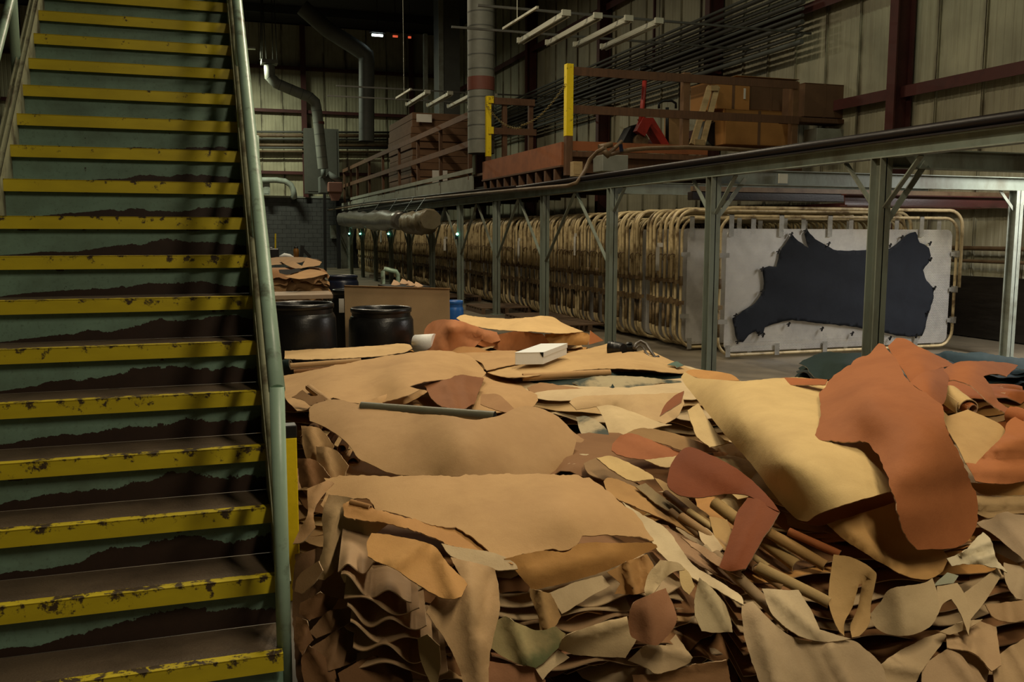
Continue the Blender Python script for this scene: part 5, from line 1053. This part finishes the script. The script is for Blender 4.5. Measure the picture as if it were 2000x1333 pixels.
hide('tan tongue with a slot hanging from the right stack', [(1628,1084),(1666,1090),(1706,1114),(1711,1130),(1701,1180),(1699,1215),(1681,1241),(1664,1246),(1661,1222),(1674,1190),(1684,1142),(1678,1142),(1664,1188),(1650,1215),(1649,1243),(1635,1226),(1620,1186),(1620,1140)], [(1630,1086,.46),(1708,1120,.44),(1655,1244,.26),(1622,1185,.33),(1700,1190,.33)], (.42, .29, .14), 1.4, .08, [(1690,1130,1655,1235,6,-.03)], 10)
hide('pale round flap hanging below the tan hide', [(1740,1151),(1800,1140),(1821,1129),(1833,1170),(1831,1200),(1815,1226),(1780,1241),(1740,1241),(1710,1226),(1699,1200),(1720,1176)], [(1742,1152,.40),(1820,1132,.42),(1830,1195,.34),(1745,1240,.26),(1705,1205,.30)], (.50, .41, .28), 1.4, .06, [(1760,1150,1770,1235,26,.03)], 11)
hide('white crumpled hide right of the tan hide', [(1848,1091),(1880,1079),(1918,1040),(1936,1052),(1946,1090),(1967,1119),(1945,1109),(1900,1103),(1860,1106)], [(1850,1092,.47),(1920,1042,.54),(1965,1118,.44),(1870,1105,.45)], WHITE, 3.5, .06, [(1880,1080,1930,1060,7,.03),(1900,1095,1940,1085,6,.03)], 9)
hide('pale folded hide hanging in an arch', [(1830,1146),(1870,1139),(1886,1165),(1896,1200),(1892,1242),(1876,1200),(1858,1170),(1842,1180),(1831,1203),(1832,1172)], [(1832,1148,.39),(1872,1141,.40),(1892,1240,.27),(1834,1200,.32)], (.54, .44, .30), 1.2, .08, (), 9)
hide('pale strip slanting beside the arch', [(1880,1161),(1950,1108),(1957,1124),(1920,1181),(1890,1217),(1881,1182)], [(1882,1163,.37),(1952,1110,.44),(1890,1215,.30)], (.52, .42, .29), 1.2, .05, (), 9)
hide('faint teal scrap beside the white hide', [(1822,1145),(1850,1118),(1872,1125),(1862,1140)], [(1822,1145,.41),(1850,1119,.44),(1865,1140,.41)], (.34, .38, .33), 1.5, .03, (), 7)
hide('large pale hide hanging to the bottom of the right stack', [(1448,1181),(1470,1176),(1500,1208),(1546,1244),(1600,1254),(1656,1250),(1682,1262),(1722,1300),(1734,1352),(1492,1352),(1475,1311),(1455,1251),(1450,1211)], [(1452,1184,.345),(1655,1252,.27),(1500,1345,.14),(1722,1340,.15),(1560,1250,.275),(1465,1270,.24)], (.48, .385, .275), 2, .045, [(1480,1200,1520,1340,18,.03),(1620,1265,1660,1345,10,.03),(1560,1260,1600,1345,14,-.02)], 13)
hide('pale wedge in the middle of the right stack', [(1488,1150),(1560,1154),(1586,1195),(1601,1230),(1662,1249),(1610,1254),(1560,1242),(1510,1202)], [(1490,1152,.385),(1560,1156,.39),(1660,1249,.275),(1515,1203,.33)], (.52, .44, .32), 1.6, .06, [(1510,1160,1600,1240,10,.02)], 10)
LR = [('pale tan hide at the bottom right of the round flap', [(1692,1352),(1722,1298),(1780,1260),(1830,1238),(1852,1240),(1802,1310),(1782,1352)], .26, .12, (.48, .38, .26), .03),
 ('tan hide rounded at the bottom edge', [(1800,1300),(1850,1268),(1902,1280),(1932,1310),(1922,1352),(1800,1352)], .22, .12, (.46, .34, .23), .04),
 ('tan hide with dark fold near the bottom right', [(1848,1240),(1900,1214),(1946,1225),(1956,1300),(1936,1312),(1902,1276),(1850,1266)], .28, .19, (.47, .34, .22), .05),
 ('tan corner at the bottom right edge', [(1938,1292),(1975,1262),(2030,1232),(2030,1352),(1944,1352)], .26, .12, (.45, .33, .21), .05),
 ('brown strip at the right edge near the bottom', [(1925,1182),(1970,1176),(2030,1168),(2030,1206),(1975,1216),(1940,1206)], .36, .30, (.40, .28, .17), .04),
 ('grey rolled edge right of the white hide', [(1960,1100),(2000,1110),(2030,1130),(2030,1178),(1985,1170),(1965,1140)], .42, .34, (.40, .33, .24), .02),
 ('pale piece below the arch', [(1835,1235),(1880,1215),(1920,1210),(1900,1222),(1862,1240)], .31, .27, (.46, .36, .24), .05)]
for lab, ol, za, zb, c, lf in LR:
    ya_, yb_ = min(p[1] for p in ol), max(p[1] for p in ol)
    hide(lab, ol, [(p[0], p[1], za+(zb-za)*(p[1]-ya_)/(yb_-ya_)) for p in ol], c, 2.0, lf, [(ol[1][0], ol[1][1], ol[-2][0], ol[-2][1], 14, .025)], 11)
for k, (a, b, za, zb, r, c) in enumerate((((1395,985),(1556,1108),.53,.40,.020,(.50,.36,.17)), ((1480,1030),(1612,1108),.51,.42,.016,(.44,.28,.12)), ((1330,1010),(1530,1150),.49,.36,.013,TAN), ((1300,965),(1475,1110),.52,.40,.012,BROWN), ((1480,1110),(1620,1180),.41,.34,.016,(.50,.38,.2)), ((1395,1085),(1545,1230),.42,.28,.016,(.44,.33,.22)), ((1375,1070),(1500,1190),.43,.31,.010,PALE), ((1540,1040),(1640,1085),.51,.46,.012,RUSTL), ((1345,1000),(1500,1110),.50,.40,.010,CREAM), ((1310,1000),(1450,1120),.49,.38,.011,(.3,.2,.12)))):
    scroll('rolled hide edge slanting out of the right stack, %s in the row' % ordn(k+1), zp(*a, za)-ray(*a)*.05, zp(*b, zb)-ray(*b)*.05, r*1.5, tuple(v*.72 for v in c), .52, 5.6)
hide('dark teal hide lying behind the right stack', [(1560,709),(1575,701),(1600,691),(1616,687),(1650,690),(1692,690),(1686,706),(1642,726),(1616,740),(1590,737),(1581,726),(1572,716)], [(1562,709,.46),(1616,689,.50),(1690,692,.50),(1615,739,.38),(1640,710,.50)], TEAL, 3, .06, [(1600,700,1650,720,10,.05)], 9)
hide('blue hides lying at the right edge behind the rust ones', [(1822,693),(1850,685),(1880,690),(1920,688),(1960,697),(2030,701),(2030,725),(1960,718),(1900,713),(1860,706)], [(1825,694,.46),(1860,687,.50),(1960,698,.50),(2025,703,.50),(2025,722,.44),(1880,710,.44)], BLUE, 3, .06, [(1850,695,2000,708,7,.05)], 9)

# ------------------------------------------------------------------ carton and camera on the hides
ca = thing('white_carton', 'white lidded carton lying on the tan hide', 'carton', zp(1055, 705, .59))
Z0 = .60; p1, p2, p3 = zp(1006, 713, Z0), zp(1061, 712, Z0), zp(1107, 693, Z0); p4 = p1+p3-p2; hgt = .098
mb = MB().prism([p1, p2, p3, p4], (0, 0, hgt-.004)); put('tray', mb, m_white, ca, .002)
c0 = (p1+p3)/2; grow = lambda p: c0+(p-c0)*1.012
put('lid', MB().prism([grow(p)+Vector((0, 0, hgt-.004)) for p in (p1, p2, p3, p4)], (0, 0, .004)), m_white, ca)
put('lid_flap', MB().prism([grow(p2)+Vector((0, 0, hgt*.62)), grow(p3)+Vector((0, 0, hgt*.62)), grow(p3)+Vector((0, 0, hgt)), grow(p2)+Vector((0, 0, hgt))], (.002, -.003, 0)), m_white, ca)
put('corner_slot', MB().prism([p2+(p1-p2)*.02+Vector((0, -.004, hgt*.55)), p2+(p1-p2)*.14+Vector((0, -.004, hgt*.98)), p2+Vector((0, -.004, hgt*.98))], (0, -.001, 0)), m_joint, ca)
ck = thing('camera_body', 'black camera with long lens and strap lying on the hides', 'camera', zp(1210, 690, .56))
a, b = zp(1188, 680, .62), zp(1212, 681, .62)
put('lens', MB().tube([a, a.lerp(b, .6), b, zp(1218, 682, .62)], [.062, .060, .052, .045], 16), m_blackmetal, ck)
put('lens_ring', MB().tube([a.lerp(b, .3), a.lerp(b, .42)], .0635, 16, cap=False), m_black, ck)
bx = zp(1228, 684, .60); put('body', MB().box((bx.x-.05, bx.y-.06, bx.z-.045), (bx.x+.06, bx.y+.06, bx.z+.045)).box((bx.x-.02, bx.y-.03, bx.z+.045), (bx.x+.03, bx.y+.03, bx.z+.07)), m_black, ck, .012)
put('strap', MB().tube([zp(x, y, z) for x, y, z in ((1238, 680, .63), (1243, 671, .66), (1252, 667, .68), (1262, 672, .66), (1272, 688, .60), (1279, 698, .565), (1286, 697, .565))], .014, 6), M('grey_brown_strap', (.10, .085, .07), .4), ck)
put('strap', MB().tube([zp(x, y, z) for x, y, z in ((1240, 682, .62), (1248, 676, .64), (1256, 678, .63), (1262, 690, .59), (1268, 698, .57), (1280, 699, .565))], .010, 6), M('grey_brown_strap', (.10, .085, .07)), ck)

# ------------------------------------------------------------------ barrels, sheet and the floor further back
def drum(cx_, cy_, r, h, mat, label, rim=True, lid=False):
    t = thing('drum', label, 'drum', (cx_, cy_, 0))
    pr = [(r*.90, 0), (r*.97, .03), (r*1.0, h*.2), (r*1.02, h*.45), (r*1.0, h*.72), (r*.985, h*.86), (r*.93, h*.90), (r*.90, h*.905)]
    put('shell', MB().lathe(pr, (cx_, cy_, 0), 36), mat, t)
    put('neck', MB().lathe([(r*.90, h*.90), (r*.90, h*.95)], (cx_, cy_, 0), 36), mat, t)
    put('rim', MB().lathe([(r*.90, h*.945), (r*.935, h*.95), (r*.94, h*.99), (r*.90, h), (r*.86, h*.985), (r*.855, h*.93), (r*.85, .05), (0, .05)], (cx_, cy_, 0), 36), mat, t)
    if lid: put('lid', MB().lathe([(r*.86, h*.96), (r*.8, h*.975), (0, h*.975)], (cx_, cy_, 0), 36), mat, t)
    return t
q = yp(746, 603, 9.0); drum(q.x, 9.0+.05, .325, .895, m_black, 'black open barrel standing before the tan sheet')
q = yp(592, 590, 8.7); t = drum(q.x-.02, 8.75, .33, .98, m_black, 'black open barrel standing by the stair rail')
put('label', MB().box((q.x-.11, 8.75-.34, .50), (q.x+.09, 8.75-.335, .56)), m_paper, t)
st2 = thing('fibreboard_sheet', 'tan fibreboard sheet standing behind the black barrel', 'sheet', (1.9, 9.5, 0))
a, b = yp(672, 558, 9.55), yp(883, 565, 9.55); put('sheet', MB().prism([Vector((a.x, 9.5, .0)), Vector((b.x, 9.62, .0)), Vector((b.x, 9.66, b.z)), Vector((a.x, 9.54, a.z))], (.004, .02, 0)), m_board, st2); put('edge_strip', MB().bar((a.x, 9.53, a.z), (b.x, 9.65, b.z), .03, .006), m_card, st2)
q = yp(664, 570, 10.1); t = drum(q.x+.12, 10.1, .22, 1.02, m_black, 'narrow black drum with a white label behind the tan sheet', lid=True); put('label', MB().box((yp(662, 590, 9.86).x, 9.865, .78), (yp(672, 590, 9.86).x, 9.875, .93)), m_paper, t)
q = yp(887, 600, 10.6); drum(q.x, 10.6, .115, .83, m_blue, 'bright blue plastic drum behind the tan sheet')
q = zp(669, 540, .88); drum(q.x, q.y, .28, .90, m_bluedrum, 'dark blue drum beside the far hide stack')
# low work table in front of the far stack
tb = thing('work_table', 'grey steel table with a thin tan top before the far stack', 'table', (1.2, 12.7, 0))
a, b = yp(520, 576, 12.6), yp(656, 576, 12.6); put('table_top', MB().box((a.x, 12.6, .74), (b.x, 13.4, .80)), M('tan_table_top', (.36, .26, .17), .6, dirt=(.2, .14, .09)), tb, .004)
for x in (a.x+.05, b.x-.06):
    for y in (12.66, 13.34): put('leg', MB().box((x-.025, y-.025, 0), (x+.025, y+.025, .74)), m_greypipe, tb)
put('lower_rail', MB().bar((a.x+.05, 12.66, .3), (b.x-.06, 12.66, .3), .04, .04), m_greypipe, tb)
# far stack of hides
sx = (yp(527, 540, 15.2).x+yp(638, 540, 15.2).x)/2
stack((sx-.05, 15.6), .52, .5, .05, 1.05, 18, [(.42, .26, .15), (.36, .21, .12), (.46, .30, .17)], 'the far stack behind the stair rail', 0, 11, .10, .03)
hide('tan hide rolled at both ends on top of the far stack', [(546,508),(556,505),(575,512),(590,520),(598,503),(612,506),(628,512),(624,518),(600,522),(580,525),(560,518)], [(548,507,1.14),(600,504,1.20),(626,513,1.15),(600,522,1.10),(575,520,1.10)], (.45, .29, .16), 1.0, .15, [(570,512,590,520,5,.1)], 6)
hide('black hide edge under the rolled tan one', [(545,527),(570,526),(600,522),(606,526),(580,532),(560,537),(546,533)], [(545,528,1.08),(604,524,1.08),(560,536,1.02)], (.02, .02, .022), .8, .12, (), 6)
hide('tan hide skirt on the front of the far stack', [(556,540),(580,534),(605,526),(628,530),(640,534),(620,540),(600,544),(580,545)], [(556,540,1.02),(605,527,1.08),(638,533,1.05),(585,545,.98)], (.46, .29, .15), 1.0, .14, (), 6)
hide('flat tan hide behind the far stack top', [(526,504),(560,502),(600,503),(590,512),(550,516),(527,518)], [(526,504,1.12),(600,503,1.12),(527,518,1.08)], (.44, .29, .17), 1.0, .02, (), 6)
for k, (pl_) in enumerate((([(545,548),(556,543),(575,560),(570,572),(552,574),(546,562)]), ([(592,546),(612,541),(626,546),(624,556),(610,561),(596,556)]), ([(530,536),(545,534),(550,545),(545,556),(532,548)]), ([(575,560),(600,556),(612,566),(608,574),(580,574)]))):
    hide('tan hide face bulging from the far stack, %s one' % ordn(k+1), pl_, [(x, y, 1.63-15.0*(y-457)/1778-.02) for x, y in pl_], (.42, .26, .145), 1.0, .06, (), 6)
# bench with bottles at the end of the hall
bn = thing('far_bench', 'low dark bench before the block wall', 'bench', (1.8, 26, 0)); a, b = yp(505, 505, 25), yp(625, 505, 25)
put('bench_top', MB().box((a.x, 25, .86), (b.x, 26, .92)), m_carddark, bn)
for x in (a.x+.1, b.x-.1): put('leg', MB().box((x-.04, 25.1, 0), (x+.04, 25.9, .86)), m_blackmetal, bn)
def at_bench(x, y): return yp(x, y, 25.3)
p = at_bench(533, 497); single('black_case', MB().box((p.x-.3, 25.2, .92), (p.x+.15, 25.6, 1.22)).box((p.x-.1, 25.15, 1.22), (p.x+.0, 25.2, 1.26)), m_blackmetal, 'black case on the far bench', 'case', bev=.03)
p = at_bench(579, 490); t = thing('amber_bottle', 'amber jar on the far bench', 'bottle', (p.x, 25.4, .92)); put('jar', MB().lathe([(0, 0), (.075, 0), (.075, .26), (.05, .30), (.05, .31)], (p.x, 25.4, .92), 16), M('amber_glass', (.30, .14, .03), .3), t); put('cap', MB().lathe([(.055, .31), (.055, .35), (0, .35)], (p.x, 25.4, .92), 16), m_blackmetal, t)
p = at_bench(560, 495); single('white_rags', MB().tube([(p.x-.18, 25.4, .98), (p.x-.05, 25.4, 1.03), (p.x+.08, 25.4, 1.0), (p.x+.2, 25.4, .96)], [.05, .07, .06, .04], 8, jit=.4), m_white, 'crumpled white rags on the far bench', 'rags')
p = at_bench(588, 488); single('dark_tool', MB().bar((p.x, 25.4, .92), (p.x+.05, 25.4, 1.3), .1, .14).bar((p.x+.05, 25.4, 1.2), (p.x+.25, 25.4, .98), .08, .08), m_blackmetal, 'dark power tool beside the amber jar', 'tool')
p = at_bench(538, 478); single('wooden_stake', MB().bar((p.x, 25.5, .92), (p.x+.02, 25.5, 1.62), .04, .05), m_yellow, 'slim yellow stake standing on the far bench', 'stake')
# pallets under and before the frame row, with the steel hand rail and scraps
m_pallet = M('grey_brown_pallet_wood', (.14, .085, .045), .8, dirt=(.06, .035, .02), dscale=3)
def pallet(x, y, label, lx=1.1, ly=1.2):
    t = thing('pallet', label, 'pallet', (x, y, 0), 'pallets by the frame row')
    for k in range(6): put('slat', MB().box((x-lx/2, y-ly/2+k*ly/6, .11), (x+lx/2, y-ly/2+k*ly/6+.13, .13)), m_pallet, t)
    for k in (-1, 0, 1): put('stringer', MB().box((x+k*(lx/2-.05)-.04, y-ly/2, .0), (x+k*(lx/2-.05)+.04, y+ly/2, .11)), m_pallet, t)
for k, (px, py) in enumerate(((955, 597), (1040, 616), (1105, 628), (870, 577), (745, 537))):
    q = zp(px, py, .13); pallet(q.x+.2, q.y, ['wooden pallet beneath the frame row behind the tan sheet', 'wooden pallet nearer under the frame row', 'nearest wooden pallet under the frame row', 'wooden pallet at the foot of the fifth column', 'far wooden pallet near the end of the row'][k])
hr = thing('floor_stand', 'small green pipe stand behind the tan sheet', 'stand', zp(765, 556, 0)); Yh = 14.2
put('frame_tube', MB().tube([(yp(747, 560, Yh).x, Yh, 0), yp(748, 530, Yh), yp(751, 525, Yh), yp(774, 531, Yh), yp(777, 536, Yh), (yp(777, 560, Yh).x, Yh, 0)], .035, 8), m_stairgreen, hr)
put('foot_bar', MB().box((yp(745, 560, Yh).x, Yh-.03, 0), (yp(779, 560, Yh).x, Yh+.03, .04)), m_stairgreen, hr)
tbq = zp(795, 557, .62); t = thing('scrap_bin', 'low dark bin of leather scraps behind the tan sheet', 'bin', (tbq.x, 12.4, 0)); a, b = yp(760, 557, 12.2), yp(838, 557, 12.2)
put('bin_body', MB().box((a.x, 12.2, 0), (b.x, 12.9, .90)), m_carddark, t, .01); put('bin_rim', MB().box((a.x-.02, 12.18, .88), (b.x+.02, 12.92, .91)), m_blackmetal, t)
for k, (x, y) in enumerate(((772, 551), (788, 548), (800, 552), (815, 554))):
    hide('pale scrap sticking out of the low bin, %s from the left' % ordn(k+1), [(x-8, y+6), (x-3, y-4), (x+4, y-1), (x+12, y+5), (x+2, y+7)], [(x-8, y+6, 1.63-12.4*(y+6-457)/1778), (x-3, y-4, 1.63-12.5*(y-4-457)/1778), (x+12, y+5, 1.63-12.4*(y+5-457)/1778)], (.50, .36, .27), .8, 0, (), 5)
